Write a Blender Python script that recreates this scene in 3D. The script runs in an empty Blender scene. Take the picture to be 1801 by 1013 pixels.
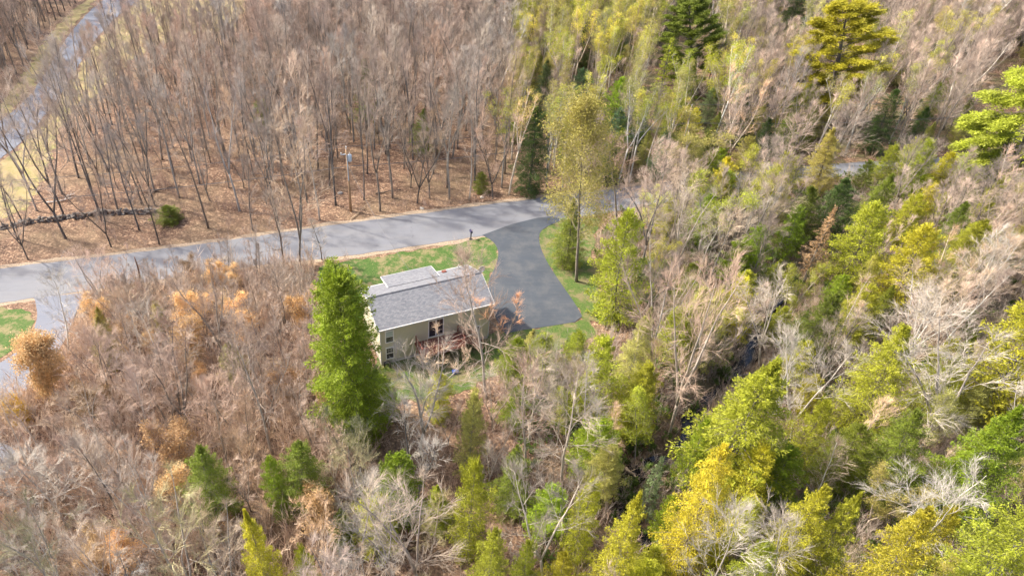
import bpy, bmesh, math, random
import numpy as np
from mathutils import Vector, Matrix
from mathutils.geometry import tessellate_polygon

# ------------------------------------------------------------ scene, camera, light
S = bpy.context.scene
COL = S.collection
FOC, PITCH, CAMH = 1216.0, math.radians(38.6), 50.0
CX = 743.5        # the photo is cropped: its optical axis lies left of the middle
cam = bpy.data.cameras.new('camera'); co = bpy.data.objects.new('camera', cam); COL.objects.link(co)
co.location = (0, 0, CAMH); co.rotation_euler = (math.pi/2 - PITCH, 0, 0)
cam.sensor_width = 36; cam.lens = 36*FOC/1801; cam.clip_end = 6000; cam.clip_start = 0.5
cam.shift_x = (900.5-CX)/1801; S.camera = co
SUN_EL, SUN_AZ = math.radians(46), math.radians(-72)      # azimuth from +Y, clockwise positive
w = bpy.data.worlds.new('World'); S.world = w; w.use_nodes = True
nt = w.node_tree; bg = nt.nodes['Background']
sky = nt.nodes.new('ShaderNodeTexSky'); sky.sky_type = 'NISHITA'; sky.sun_disc = False
sky.sun_elevation = SUN_EL; sky.sun_rotation = SUN_AZ; sky.dust_density = 5.0; sky.air_density = 0.8; sky.ozone_density = 0.2
nt.links.new(sky.outputs[0], bg.inputs[0]); bg.inputs[1].default_value = 0.15
sun = bpy.data.lights.new('sun', 'SUN'); sun.energy = 3.3; sun.angle = math.radians(2.0); sun.color = (1, 0.91, 0.77)
so = bpy.data.objects.new('sun', sun); COL.objects.link(so)
sd = Vector((math.sin(SUN_AZ)*math.cos(SUN_EL), math.cos(SUN_AZ)*math.cos(SUN_EL), math.sin(SUN_EL)))
so.rotation_euler = (-sd).to_track_quat('-Z', 'Y').to_euler(); so.location = sd*200
S.view_settings.view_transform = 'Standard'; S.view_settings.look = 'None'
S.view_settings.exposure = 1.24; S.view_settings.gamma = 1
S.render.engine = 'CYCLES'
S.cycles.max_bounces = 6; S.cycles.diffuse_bounces = 3; S.cycles.transmission_bounces = 3; S.cycles.transparent_max_bounces = 4

CP, SP = math.cos(PITCH), math.sin(PITCH)
def W(px, py, z=0.0):
    """ground position (metres) seen at a survey point of the aerial photo"""
    u = (px-CX)/FOC; v = (py-506.5)/FOC
    t = (CAMH-z)/(SP+v*CP)
    return (u*t, (CP-v*SP)*t)
def P(x, y, z=0.0):
    dz = z-CAMH; d = y*CP-dz*SP
    return CX+FOC*x/d, 506.5-FOC*(y*SP+dz*CP)/d, d
def height_from(bx, by, ty):
    x, y = W(bx, by); v = (ty-506.5)/FOC
    return CAMH - y*(SP+v*CP)/(CP-v*SP)

# ------------------------------------------------------------ materials
def nm(name):
    m = bpy.data.materials.new(name); m.use_nodes = True
    return m, m.node_tree, m.node_tree.nodes['Principled BSDF']
def N(t, typ, **k):
    n = t.nodes.new(typ)
    for a, b in k.items():
        if a.startswith('i_'):
            n.inputs[a[2:].replace('_', ' ')].default_value = b
        else: setattr(n, a, b)
    return n
def mix(t, fac, a, b, blend='MIX'):
    n = t.nodes.new('ShaderNodeMix'); n.data_type = 'RGBA'; n.blend_type = blend
    for s, v in ((0, fac), (6, a), (7, b)):
        if isinstance(v, bpy.types.NodeSocket): t.links.new(v, n.inputs[s])
        elif s == 0: n.inputs[0].default_value = v
        else: n.inputs[s].default_value = (v[0], v[1], v[2], 1)
    return n.outputs[2]
def ramp(t, fac, stops):
    r = t.nodes.new('ShaderNodeValToRGB'); t.links.new(fac, r.inputs[0]); e = r.color_ramp.elements
    while len(e) < len(stops): e.new(0.5)
    for k, (p, c) in enumerate(stops):
        e[k].position = p; e[k].color = (c[0], c[1], c[2], 1) if not isinstance(c, float) else (c, c, c, 1)
    return r.outputs[0]
def noise(t, vec, scale, detail=3, rough=0.6):
    n = N(t, 'ShaderNodeTexNoise'); n.inputs['Scale'].default_value = scale; n.inputs['Detail'].default_value = detail
    n.inputs['Roughness'].default_value = rough
    if vec is not None: t.links.new(vec, n.inputs['Vector'])
    return n.outputs[0]
def objco(t): return N(t, 'ShaderNodeTexCoord').outputs['Object']
def bump(t, b, h, strength=0.5, dist=0.05):
    n = N(t, 'ShaderNodeBump'); n.inputs['Strength'].default_value = strength; n.inputs['Distance'].default_value = dist
    t.links.new(h, n.inputs['Height']); t.links.new(n.outputs[0], b.inputs['Normal'])

def plain(name, c, rough=0.7, var=0.15, scale=3.0, metal=0.0):
    m, t, b = nm(name); v = objco(t)
    lo = tuple(x*(1-var) for x in c); hi = tuple(min(1, x*(1+var)) for x in c)
    t.links.new(ramp(t, noise(t, v, scale), [(0.3, lo), (0.7, hi)]), b.inputs['Base Color'])
    b.inputs['Roughness'].default_value = rough; b.inputs['Metallic'].default_value = metal
    return m

def ground_mat():
    m, t, b = nm('leaf_litter'); v = objco(t)
    vo = N(t, 'ShaderNodeTexVoronoi'); vo.inputs['Scale'].default_value = 6.0; t.links.new(v, vo.inputs['Vector'])
    sp = N(t, 'ShaderNodeSeparateColor'); t.links.new(vo.outputs['Color'], sp.inputs[0])
    leaf = ramp(t, sp.outputs[0], [(0.0, (0.055, 0.031, 0.021)), (0.3, (0.125, 0.072, 0.046)), (0.7, (0.225, 0.133, 0.083)), (1.0, (0.46, 0.32, 0.21))])
    med = noise(t, v, 1.3, 5, 0.7)
    c = mix(t, ramp(t, med, [(0.38, 0.0), (0.62, 1.0)]), leaf, (0.11, 0.06, 0.038))
    c2 = mix(t, 0.55, leaf, c)
    big = noise(t, v, 0.09, 4, 0.6)
    c3 = mix(t, ramp(t, big, [(0.45, 0.0), (0.7, 0.55)]), c2, (0.22, 0.17, 0.10))
    moss = noise(t, v, 0.35, 5, 0.65)
    geo = N(t, 'ShaderNodeNewGeometry'); sx = N(t, 'ShaderNodeSeparateXYZ'); t.links.new(geo.outputs['Position'], sx.inputs[0])
    mr = N(t, 'ShaderNodeMapRange'); mr.inputs[1].default_value = 7; mr.inputs[2].default_value = 27
    mr.inputs[3].default_value = 0.0; mr.inputs[4].default_value = 0.7; t.links.new(sx.outputs[0], mr.inputs[0])
    mm = N(t, 'ShaderNodeMath', operation='MULTIPLY'); t.links.new(ramp(t, moss, [(0.42, 0.0), (0.6, 1.0)]), mm.inputs[0]); t.links.new(mr.outputs[0], mm.inputs[1])
    c4 = mix(t, mm.outputs[0], c3, (0.12, 0.13, 0.05))
    t.links.new(c4, b.inputs['Base Color']); b.inputs['Roughness'].default_value = 0.9
    bump(t, b, sp.outputs[1], 0.6, 0.06)
    return m

def grass_mat(name, greens, dry, dryamt):
    m, t, b = nm(name); v = objco(t)
    c = ramp(t, noise(t, v, 5.0, 6, 0.8), [(0.3, greens[0]), (0.5, greens[1]), (0.72, greens[2])])
    d = ramp(t, noise(t, v, 0.55, 7, 0.75), [(0.52-dryamt, 0.0), (0.60-dryamt*0.4, 0.75)])
    c = mix(t, d, c, dry)
    vo = N(t, 'ShaderNodeTexVoronoi'); vo.inputs['Scale'].default_value = 3.2; t.links.new(v, vo.inputs['Vector'])
    lf = ramp(t, vo.outputs['Distance'], [(0.06, 1.0), (0.11, 0.0)])
    c = mix(t, lf, c, (0.42, 0.28, 0.16))
    t.links.new(c, b.inputs['Base Color']); b.inputs['Roughness'].default_value = 0.9
    bump(t, b, noise(t, v, 14, 4, 0.7), 0.8, 0.08)
    return m

def asphalt(name, c, stain, crack=True):
    m, t, b = nm(name); v = objco(t)
    mp = N(t, 'ShaderNodeMapping'); t.links.new(v, mp.inputs[0]); mp.inputs['Rotation'].default_value[2] = math.radians(-12)
    mp.inputs['Scale'].default_value = (0.12, 1.0, 1)
    streak = noise(t, mp.outputs[0], 0.9, 5, 0.7)
    big = noise(t, v, 0.28, 5, 0.65)
    c1 = mix(t, ramp(t, streak, [(0.35, 0.0), (0.65, 0.6)]), c, stain)
    c2 = mix(t, ramp(t, big, [(0.4, 0.0), (0.7, 0.6)]), c1, tuple(x*1.35 for x in c))
    g = noise(t, v, 60, 2, 0.8)
    c3 = mix(t, 0.35, c2, ramp(t, g, [(0.3, tuple(x*0.55 for x in c)), (0.7, tuple(x*1.5 for x in c))]))
    if not crack and stain[0] < .2:
        c3 = mix(t, ramp(t, noise(t, v, 0.4, 7, 0.7), [(0.45, 0.0), (0.8, 0.6)]), c3, (0.135, 0.135, 0.135))
    if crack:
        vo = N(t, 'ShaderNodeTexVoronoi', feature='DISTANCE_TO_EDGE'); vo.inputs['Scale'].default_value = 0.13
        nv = N(t, 'ShaderNodeTexNoise'); nv.inputs['Scale'].default_value = 0.8; t.links.new(v, nv.inputs['Vector'])
        ad = N(t, 'ShaderNodeVectorMath', operation='MULTIPLY_ADD'); t.links.new(nv.outputs['Color'], ad.inputs[0])
        ad.inputs[1].default_value = (2, 2, 0); t.links.new(v, ad.inputs[2]); t.links.new(ad.outputs[0], vo.inputs['Vector'])
        c3 = mix(t, ramp(t, vo.outputs['Distance'], [(0.001, 0.35), (0.005, 0.0)]), c3, tuple(x*0.45 for x in c))
    t.links.new(c3, b.inputs['Base Color']); b.inputs['Roughness'].default_value = 0.85
    bump(t, b, g, 0.2, 0.01)
    return m

def ocol(name, rough=0.8, var=0.35, scale=2.0, stretch=1.0, rvar=0.25, trans=0.0, mottled=None):
    """colour comes from each object's own colour, broken up by noise"""
    m, t, b = nm(name)
    oi = N(t, 'ShaderNodeObjectInfo'); v = objco(t)
    mp = N(t, 'ShaderNodeMapping'); t.links.new(v, mp.inputs[0]); mp.inputs['Scale'].default_value = (1, 1, stretch)
    n1 = noise(t, mp.outputs[0], scale, 4, 0.7)
    f = ramp(t, n1, [(0.28, 1-var), (0.72, 1+var)])
    c = mix(t, 1.0, oi.outputs['Color'], f, 'MULTIPLY')
    rn = N(t, 'ShaderNodeMapRange'); t.links.new(oi.outputs['Random'], rn.inputs[0]); rn.inputs[3].default_value = 1-rvar; rn.inputs[4].default_value = 1+rvar
    hs = N(t, 'ShaderNodeHueSaturation'); t.links.new(c, hs.inputs['Color']); t.links.new(rn.outputs[0], hs.inputs['Value'])
    c = hs.outputs[0]
    if mottled:
        c = mix(t, ramp(t, noise(t, mp.outputs[0], scale*3, 3, 0.6), [(0.60, 0.0), (0.66, 1.0)]), c, mottled)
    t.links.new(c, b.inputs['Base Color']); b.inputs['Roughness'].default_value = rough
    b.inputs['Specular IOR Level'].default_value = 0.25
    if trans:
        tr = N(t, 'ShaderNodeBsdfTranslucent'); t.links.new(c, tr.inputs[0])
        mx = N(t, 'ShaderNodeMixShader'); mx.inputs[0].default_value = trans
        out = t.nodes['Material Output']
        t.links.new(b.outputs[0], mx.inputs[1]); t.links.new(tr.outputs[0], mx.inputs[2]); t.links.new(mx.outputs[0], out.inputs[0])
    return m

def leafmat():
    """foliage: object colour, clump-to-clump change of tone and yellower young tips"""
    m, t, b = nm('foliage')
    oi = N(t, 'ShaderNodeObjectInfo'); v = objco(t)
    n1 = noise(t, v, 1.1, 4, 0.7); n2 = noise(t, v, 7.0, 2, 0.8)
    c = mix(t, 1.0, oi.outputs['Color'], ramp(t, n1, [(0.32, 0.55), (0.68, 1.35)]), 'MULTIPLY')
    c = mix(t, 1.0, c, ramp(t, n2, [(0.3, 0.65), (0.7, 1.4)]), 'MULTIPLY')
    rn = N(t, 'ShaderNodeMapRange'); t.links.new(oi.outputs['Random'], rn.inputs[0]); rn.inputs[3].default_value = 0.8; rn.inputs[4].default_value = 1.2
    hs = N(t, 'ShaderNodeHueSaturation'); t.links.new(c, hs.inputs['Color']); t.links.new(rn.outputs[0], hs.inputs['Value']); c = hs.outputs[0]
    t.links.new(c, b.inputs['Base Color']); b.inputs['Roughness'].default_value = 0.55; b.inputs['Specular IOR Level'].default_value = 0.3
    tr = N(t, 'ShaderNodeBsdfTranslucent'); t.links.new(c, tr.inputs[0])
    mx = N(t, 'ShaderNodeMixShader'); mx.inputs[0].default_value = 0.38; out = t.nodes['Material Output']
    t.links.new(b.outputs[0], mx.inputs[1]); t.links.new(tr.outputs[0], mx.inputs[2]); t.links.new(mx.outputs[0], out.inputs[0])
    return m

def shingles():
    m, t, b = nm('asphalt_shingles'); v = objco(t)
    br = N(t, 'ShaderNodeTexBrick'); t.links.new(v, br.inputs['Vector']); br.inputs['Scale'].default_value = 1.0
    br.inputs['Brick Width'].default_value = 0.32; br.inputs['Row Height'].default_value = 0.15; br.inputs['Mortar Size'].default_value = 0.014
    br.inputs['Color1'].default_value = (0.085, 0.10, 0.13, 1); br.inputs['Color2'].default_value = (0.20, 0.215, 0.24, 1); br.inputs['Mortar'].default_value = (0.08, 0.08, 0.09, 1)
    c = mix(t, 0.35, br.outputs['Color'], ramp(t, noise(t, v, 3.5, 4, 0.8), [(0.3, (0.12, 0.12, 0.14)), (0.7, (0.30, 0.30, 0.31))]))
    t.links.new(c, b.inputs['Base Color']); b.inputs['Roughness'].default_value = 0.85
    bump(t, b, br.outputs['Fac'], 0.5, 0.01)
    return m
def siding():
    m, t, b = nm('vinyl_siding'); v = objco(t)
    wv = N(t, 'ShaderNodeTexWave', wave_type='BANDS', bands_direction='Z', wave_profile='SAW'); t.links.new(v, wv.inputs['Vector']); wv.inputs['Scale'].default_value = 1.3
    c = mix(t, ramp(t, wv.outputs['Fac'], [(0.82, 0.0), (0.97, 0.6)]), (0.55, 0.53, 0.40), (0.36, 0.35, 0.26))
    c = mix(t, 0.25, c, ramp(t, noise(t, v, 0.9, 4), [(0.3, (0.47, 0.46, 0.34)), (0.7, (0.59, 0.57, 0.44))]))
    t.links.new(c, b.inputs['Base Color']); b.inputs['Roughness'].default_value = 0.6
    bump(t, b, wv.outputs['Fac'], 0.4, 0.02)
    return m
def glass(name, c):
    m, t, b = nm(name); b.inputs['Base Color'].default_value = (*c, 1); b.inputs['Roughness'].default_value = 0.08
    b.inputs['Specular IOR Level'].default_value = 0.8
    return m
def water_mat():
    m, t, b = nm('stream_water'); v = objco(t)
    b.inputs['Base Color'].default_value = (0.006, 0.007, 0.009, 1); b.inputs['Roughness'].default_value = 0.12
    bump(t, b, noise(t, v, 2.5, 3), 0.15, 0.03)
    return m

M = dict(
    ground=ground_mat(),
    lawn=grass_mat('lawn_grass', [(0.020, 0.058, 0.008), (0.048, 0.108, 0.014), (0.11, 0.165, 0.035)], (0.26, 0.20, 0.11), 0.035),
    yard=grass_mat('rough_grass', [(0.025, 0.06, 0.008), (0.06, 0.11, 0.015), (0.13, 0.155, 0.04)], (0.19, 0.15, 0.08), 0.06),
    meadow=grass_mat('dry_meadow', [(0.10, 0.12, 0.03), (0.20, 0.19, 0.06), (0.30, 0.25, 0.11)], (0.34, 0.25, 0.14), 0.12),
    road=asphalt('road_asphalt', (0.14, 0.15, 0.175), (0.23, 0.225, 0.22)),
    drive=asphalt('new_asphalt', (0.038, 0.049, 0.066), (0.085, 0.095, 0.11), crack=False),
    lane=asphalt('lane_asphalt', (0.13, 0.145, 0.185), (0.18, 0.19, 0.22)),
    gravel=plain('sandy_gravel', (0.30, 0.235, 0.17), 0.95, 0.4, 5),
    bark=ocol('bark', 0.9, 0.4, 3.0, 0.35, 0.2),
    birch_bark=ocol('birch_bark', 0.7, 0.12, 1.5, 2.5, 0.12, mottled=(0.10, 0.085, 0.07)),
    twig=ocol('twigs', 0.75, 0.3, 0.5, 1.0, 0.22),
    foliage=leafmat(),
    dryleaf=ocol('withered_leaves', 0.8, 0.4, 2.0, 1, 0.2, trans=0.35),
    stone=ocol('field_stone', 0.9, 0.4, 1.5, 1, 0.35),
    shingle=shingles(), siding=siding(), frame=plain('window_frame', (0.78, 0.78, 0.78), 0.5, 0.03), white=plain('white_trim', (0.58, 0.58, 0.58), 0.5, 0.04),
    found=plain('concrete', (0.38, 0.37, 0.35), 0.9, 0.15), glass=glass('window_glass', (0.03, 0.035, 0.045)),
    blind=plain('window_blind', (0.42, 0.50, 0.50), 0.5, 0.05), deckwood=plain('stained_deck_wood', (0.17, 0.055, 0.04), 0.7, 0.35, 4),
    polewood=plain('pole_wood', (0.38, 0.25, 0.15), 0.85, 0.3, 2), steel=plain('grey_steel', (0.50, 0.58, 0.66), 0.4, 0.05),
    black=plain('black_rubber', (0.015, 0.015, 0.018), 0.5, 0.1), wire=plain('cable', (0.10, 0.10, 0.11), 0.5, 0.05),
    navy=plain('mailbox_paint', (0.02, 0.02, 0.07), 0.35, 0.05), door=plain('garage_door', (0.7, 0.7, 0.68), 0.5, 0.04),
    rot=plain('weathered_wood', (0.42, 0.32, 0.22), 0.9, 0.35, 2.5), water=water_mat(), straw=plain('cut_planks', (0.62, 0.45, 0.24), 0.8, 0.2, 3),
    blue=plain('blue_plastic', (0.04, 0.12, 0.45), 0.4, 0.1), redbrick=plain('painted_door', (0.30, 0.06, 0.04), 0.5, 0.1),
)

# ------------------------------------------------------------ mesh helpers
class MB:
    def __init__(s): s.v = []; s.f = []
    def tube(s, pts, rad, n=6, cap=True):
        k = len(s.v); L = len(pts); up = None
        for i in range(L):
            a = pts[max(i-1, 0)]; b = pts[min(i+1, L-1)]
            d = (b-a)
            if d.length < 1e-9: d = Vector((0, 0, 1))
            d.normalize()
            if up is None: up = d.orthogonal().normalized()
            up = (up - d*up.dot(d))
            if up.length < 1e-6: up = d.orthogonal()
            up.normalize(); sd_ = d.cross(up)
            for j in range(n):
                an = 2*math.pi*j/n
                q = pts[i]+(up*math.cos(an)+sd_*math.sin(an))*rad[i]
                s.v.append((q.x, q.y, q.z))
        for i in range(L-1):
            for j in range(n):
                a = k+i*n+j; b = k+i*n+(j+1) % n
                s.f.append((a, b, b+n, a+n))
        if cap:
            s.f.append(tuple(k+(L-1)*n+j for j in range(n)))
            s.f.append(tuple(k+j for j in reversed(range(n))))
    def spike(s, p, q, r):
        d = q-p; u = d.orthogonal().normalized()*r; v2 = d.normalized().cross(u)
        k = len(s.v)
        for a in (p+u, p-u*0.5+v2*0.866, p-u*0.5-v2*0.866, q): s.v.append((a.x, a.y, a.z))
        s.f += [(k, k+1, k+3), (k+1, k+2, k+3), (k+2, k, k+3)]
    def box(s, c, d, m=None):
        k = len(s.v)
        for x in (-1, 1):
            for y in (-1, 1):
                for z in (-1, 1):
                    q = Vector((c[0]+x*d[0]/2, c[1]+y*d[1]/2, c[2]+z*d[2]/2))
                    if m is not None: q = m @ q
                    s.v.append(tuple(q))
        s.f += [tuple(k+i for i in f) for f in ((0, 1, 3, 2), (4, 6, 7, 5), (0, 4, 5, 1), (2, 3, 7, 6), (0, 2, 6, 4), (1, 5, 7, 3))]
    def prism(s, poly, z0, z1):
        """horizontal polygon extruded from z0 to z1"""
        k = len(s.v); n = len(poly)
        for z in (z0, z1):
            for p in poly: s.v.append((p[0], p[1], z))
        for t in tessellate_polygon([[Vector((p[0], p[1], 0)) for p in poly]]):
            s.f.append((k+t[0], k+t[1], k+t[2])); s.f.append((k+n+t[2], k+n+t[1], k+n+t[0]))
        for i in range(n): s.f.append((k+i, k+(i+1) % n, k+n+(i+1) % n, k+n+i))
    def mesh(s, name, mat, smooth=False):
        me = bpy.data.meshes.new(name); me.from_pydata(s.v, [], s.f)
        if smooth: me.polygons.foreach_set('use_smooth', [True]*len(me.polygons))
        me.materials.append(mat); me.update()
        return me
    def build(s, name, mat, parent=None, smooth=False, fix=False):
        me = s.mesh(name, mat, smooth)
        if fix:
            bm = bmesh.new(); bm.from_mesh(me); bmesh.ops.recalc_face_normals(bm, faces=bm.faces); bm.to_mesh(me); bm.free()
        return link(name, me, parent)
def tri_mesh(name, V, mat, k=3):
    """V: (n,k,3) separate small polygons"""
    n = V.shape[0]; me = bpy.data.meshes.new(name)
    me.vertices.add(n*k); me.vertices.foreach_set('co', V.reshape(-1).astype(np.float32))
    me.loops.add(n*k); me.loops.foreach_set('vertex_index', np.arange(n*k, dtype=np.int32))
    me.polygons.add(n); me.polygons.foreach_set('loop_start', np.arange(0, n*k, k, dtype=np.int32))
    me.polygons.foreach_set('loop_total', np.full(n, k, dtype=np.int32))
    me.materials.append(mat); me.update(); me.validate()
    return me
def link(name, data, parent=None):
    o = bpy.data.objects.new(name, data); COL.objects.link(o)
    if parent: o.parent = parent
    return o
def tag(o, label=None, cat=None, group=None, kind=None):
    if label: o['label'] = label
    if cat: o['category'] = cat
    if group: o['group'] = group
    if kind: o['kind'] = kind
    return o
def empty(name, loc=(0, 0, 0), rz=0.0, label=None, cat=None, group=None):
    o = bpy.data.objects.new(name, None); COL.objects.link(o); o.location = loc; o.rotation_euler = (0, 0, rz); o.empty_display_size = 0.3
    return tag(o, label, cat, group)

# ------------------------------------------------------------ plan of the place (ground coordinates)
def WL(l): return [W(*p) for p in l]
ROAD_T = [(-420, 545), (-200, 505), (0, 472), (150, 455), (300, 437), (420, 421), (550, 401), (700, 381), (860, 360), (1000, 343), (1140, 325), (1260, 307), (1400, 293), (1540, 284), (1660, 277), (1801, 270), (2100, 262), (2600, 250)]
ROAD_B = [(-420, 625), (-200, 572), (0, 532), (150, 512), (300, 490), (450, 467), (600, 452), (700, 438), (830, 418), (880, 410), (990, 387), (1060, 376), (1140, 362), (1290, 336), (1400, 319), (1540, 306), (1660, 294), (1801, 286), (2100, 276), (2600, 262)]
road_t, road_b = WL(ROAD_T), WL(ROAD_B)
DRIVE = [(848, 414), (868, 425), (877, 441), (875, 462), (862, 487), (858, 500), (866, 545), (885, 590), (905, 583), (960, 575), (1028, 564), (1012, 535), (985, 497), (962, 462), (950, 435), (947, 415), (955, 402), (992, 386), (960, 380), (900, 395)]
LAWN = [(560, 470), (612, 459), (700, 447), (830, 424), (852, 416), (870, 426), (877, 443), (874, 462), (860, 487), (856, 502), (862, 545), (700, 560), (600, 560), (560, 520)]
STRIP = [(996, 386), (953, 402), (946, 416), (949, 435), (961, 462), (984, 497), (1011, 535), (1027, 565), (1075, 575), (1060, 520), (1045, 480), (1040, 430), (1060, 385), (1045, 382)]
YARD = [(865, 585), (905, 581), (960, 573), (1026, 562), (1055, 575), (1040, 600), (985, 618), (920, 640), (850, 670), (780, 700), (710, 710), (665, 690), (650, 630), (700, 630), (780, 620)]
LANE_L = [(360, -160), (270, -60), (178, 0), (120, 60), (75, 140), (30, 195), (-60, 250), (-300, 330)]
LANE_R = [(480, -160), (350, -60), (240, 0), (168, 65), (118, 150), (64, 225), (0, 285), (-200, 390)]
MEADOW = [(0, 290), (66, 230), (120, 155), (172, 68), (245, 2), (300, -40), (430, -40), (430, 50), (330, 62), (240, 95), (165, 175), (125, 190), (95, 250), (72, 335), (30, 380), (-40, 398), (-260, 420), (-200, 395)]
VERGE = [(25, 192), (72, 135), (118, 55), (172, 0), (150, 0), (85, 60), (45, 130), (0, 185), (-60, 245)]
LDRIVE = [(60, 524), (66, 545), (64, 575), (38, 612), (0, 640), (-80, 690), (-80, 800), (0, 738), (60, 672), (112, 605), (130, 560), (150, 515)]
LPAD = [(-120, 755), (15, 783), (38, 806), (0, 838), (-120, 870)]
LGRASS = [(-160, 560), (0, 541), (50, 545), (62, 560), (58, 578), (34, 607), (0, 632), (-160, 715)]
STREAM = [(1395, 470), (1370, 530), (1335, 590), (1300, 640), (1245, 690), (1215, 745), (1190, 790), (1125, 815), (1085, 850), (1100, 900), (1150, 950), (1175, 1000), (1200, 1080), (1180, 1200)]
stream = WL(STREAM)
def inpoly(x, y, poly):
    c = False; j = len(poly)-1
    for i in range(len(poly)):
        a, b = poly[i], poly[j]
        if (a[1] > y) != (b[1] > y) and x < (b[0]-a[0])*(y-a[1])/(b[1]-a[1])+a[0]: c = not c
        j = i
    return c
def dseg(x, y, pl, closed=False):
    """distance to polyline; x,y may be arrays"""
    d = np.full(np.shape(x), 1e9); n = len(pl)
    for i in range(n if closed else n-1):
        a = pl[i]; b = pl[(i+1) % n]; dx, dy = b[0]-a[0], b[1]-a[1]; L = dx*dx+dy*dy+1e-9
        t = np.clip(((x-a[0])*dx+(y-a[1])*dy)/L, 0, 1)
        d = np.minimum(d, np.hypot(x-a[0]-t*dx, y-a[1]-t*dy))
    return d
road_poly = road_t + road_b[::-1]
lane_poly = WL(LANE_L) + WL(LANE_R)[::-1]
OPEN = dict(road=road_poly, lane=lane_poly, drive=WL(DRIVE), lawn=WL(LAWN), yard=WL(YARD), strip=WL(STRIP), ldrive=WL(LDRIVE), lpad=WL(LPAD), lgrass=WL(LGRASS), meadow=WL(MEADOW), verge=WL(VERGE))
def polymask(X, Y, poly):
    m = np.zeros(X.shape, bool); j = len(poly)-1
    for i in range(len(poly)):
        a, b = poly[i], poly[j]
        c = ((a[1] > Y) != (b[1] > Y)) & (X < (b[0]-a[0])*(Y-a[1])/(b[1]-a[1]+1e-12)+a[0])
        m ^= c; j = i
    return m
HA = math.radians(19.9)
HOX, HOY = W(664.5, 583, 4.92)
HCX, HCY = HOX+6.2*math.cos(HA)-3.4*math.sin(HA), HOY+6.2*math.sin(HA)+3.4*math.cos(HA)
def terrain(X, Y):
    X = np.asarray(X, float); Y = np.asarray(Y, float)
    n = 0.35*np.sin(X*0.21+1.3*np.sin(Y*0.13))*np.cos(Y*0.17+0.7)+0.18*np.sin(X*0.55+Y*0.4)+0.10*np.sin(X*1.3-Y*0.9)*np.sin(Y*1.1+X*0.3)
    d = np.full(X.shape, 1e9); ins = np.zeros(X.shape, bool)
    for k, p in OPEN.items():
        d = np.minimum(d, dseg(X, Y, p, True)); ins |= polymask(X, Y, p)
    d = np.minimum(d, np.hypot(X-HCX, Y-HCY)-7.5)          # round the house
    k = np.clip((d-1.2)/5, 0, 1); k[ins] = 0
    g = dseg(X, Y, stream)
    gul = -1.5*np.exp(-(g/1.9)**2)*np.clip((d-1)/4, 0, 1)
    return (n-0.05)*k + gul - 0.0

# ------------------------------------------------------------ ground, roads, water
def axis(lo, hi, step, far):
    a = list(np.arange(lo, hi+step, step)); s = step
    b = a[-1]
    while b < far: s *= 1.5; b += s; a.append(b)
    s = step; b = a[0]
    while b > -far: s *= 1.5; b -= s; a.insert(0, b)
    return np.array(a)
gx, gy = axis(-130, 175, 1.0, 3000), axis(0, 200, 1.0, 3000)
GX, GY = np.meshgrid(gx, gy); GZ = terrain(GX.ravel(), GY.ravel()).reshape(GX.shape)
v = np.stack([GX.ravel(), GY.ravel(), GZ.ravel()], 1); nx = len(gx); ny = len(gy)
ii = (np.arange(ny-1)[:, None]*nx+np.arange(nx-1)[None, :]).ravel()
F = np.stack([ii, ii+1, ii+nx+1, ii+nx], 1)
me = bpy.data.meshes.new('ground'); me.from_pydata(v.tolist(), [], F.tolist()); me.materials.append(M['ground']); me.update()
me.polygons.foreach_set('use_smooth', [True]*len(me.polygons))
tag(link('ground', me), kind='structure')
def gz(x, y): return float(terrain(np.array([x]), np.array([y]))[0])

def sheet(name, poly, z, mat, jit=0.0, step=0.5, seed=1):
    r = random.Random(seed); out = []
    n = len(poly)
    for i in range(n):
        a, b = Vector(poly[i]), Vector(poly[(i+1) % n]); L = (b-a).length; k = max(1, min(200, int(L/step)))
        nrm = Vector((-(b-a).y, (b-a).x))/max(L, 1e-6)
        for j in range(k):
            q = a.lerp(b, j/k)
            q = q + nrm*(r.uniform(-jit, jit)+jit*0.8*math.sin(i*3+j*0.55)) if jit else q
            out.append((q.x, q.y))
    m = MB(); m.prism(out, z-0.12, z)
    return tag(m.build(name, mat, fix=True), kind='structure')
def smooth(pl, it=2):
    for _ in range(it):
        q = [pl[0]]
        for a, b in zip(pl[:-1], pl[1:]):
            q += [(a[0]*.75+b[0]*.25, a[1]*.75+b[1]*.25), (a[0]*.25+b[0]*.75, a[1]*.25+b[1]*.75)]
        q.append(pl[-1]); pl = q
    return pl
sheet('road', smooth(road_t)+smooth(road_b)[::-1], 0.045, M['road'], 0.06)
sheet('driveway', smooth(OPEN['drive'], 1), 0.052, M['drive'], 0.0)
sheet('lane', smooth(WL(LANE_L))+smooth(WL(LANE_R))[::-1], 0.04, M['lane'], 0.08)
sheet('side_driveway', smooth(OPEN['ldrive'], 1), 0.051, M['lane'], 0.05)
sheet('parking_pad', OPEN['lpad'], 0.048, M['lane'], 0.05)
sheet('lawn', smooth(OPEN['lawn'], 1), 0.036, M['lawn'], 0.18)
sheet('grass_strip', smooth(OPEN['strip'], 1), 0.034, M['yard'], 0.22)
sheet('yard_grass', smooth(OPEN['yard'], 1), 0.032, M['yard'], 0.3)
sheet('meadow', smooth(OPEN['meadow'], 1), 0.030, M['meadow'], 0.4)
sheet('verge', smooth(OPEN['verge'], 1), 0.028, M['meadow'], 0.4)
sheet('roadside_lawn', smooth(OPEN['lgrass'], 1), 0.026, M['lawn'], 0.2)
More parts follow.
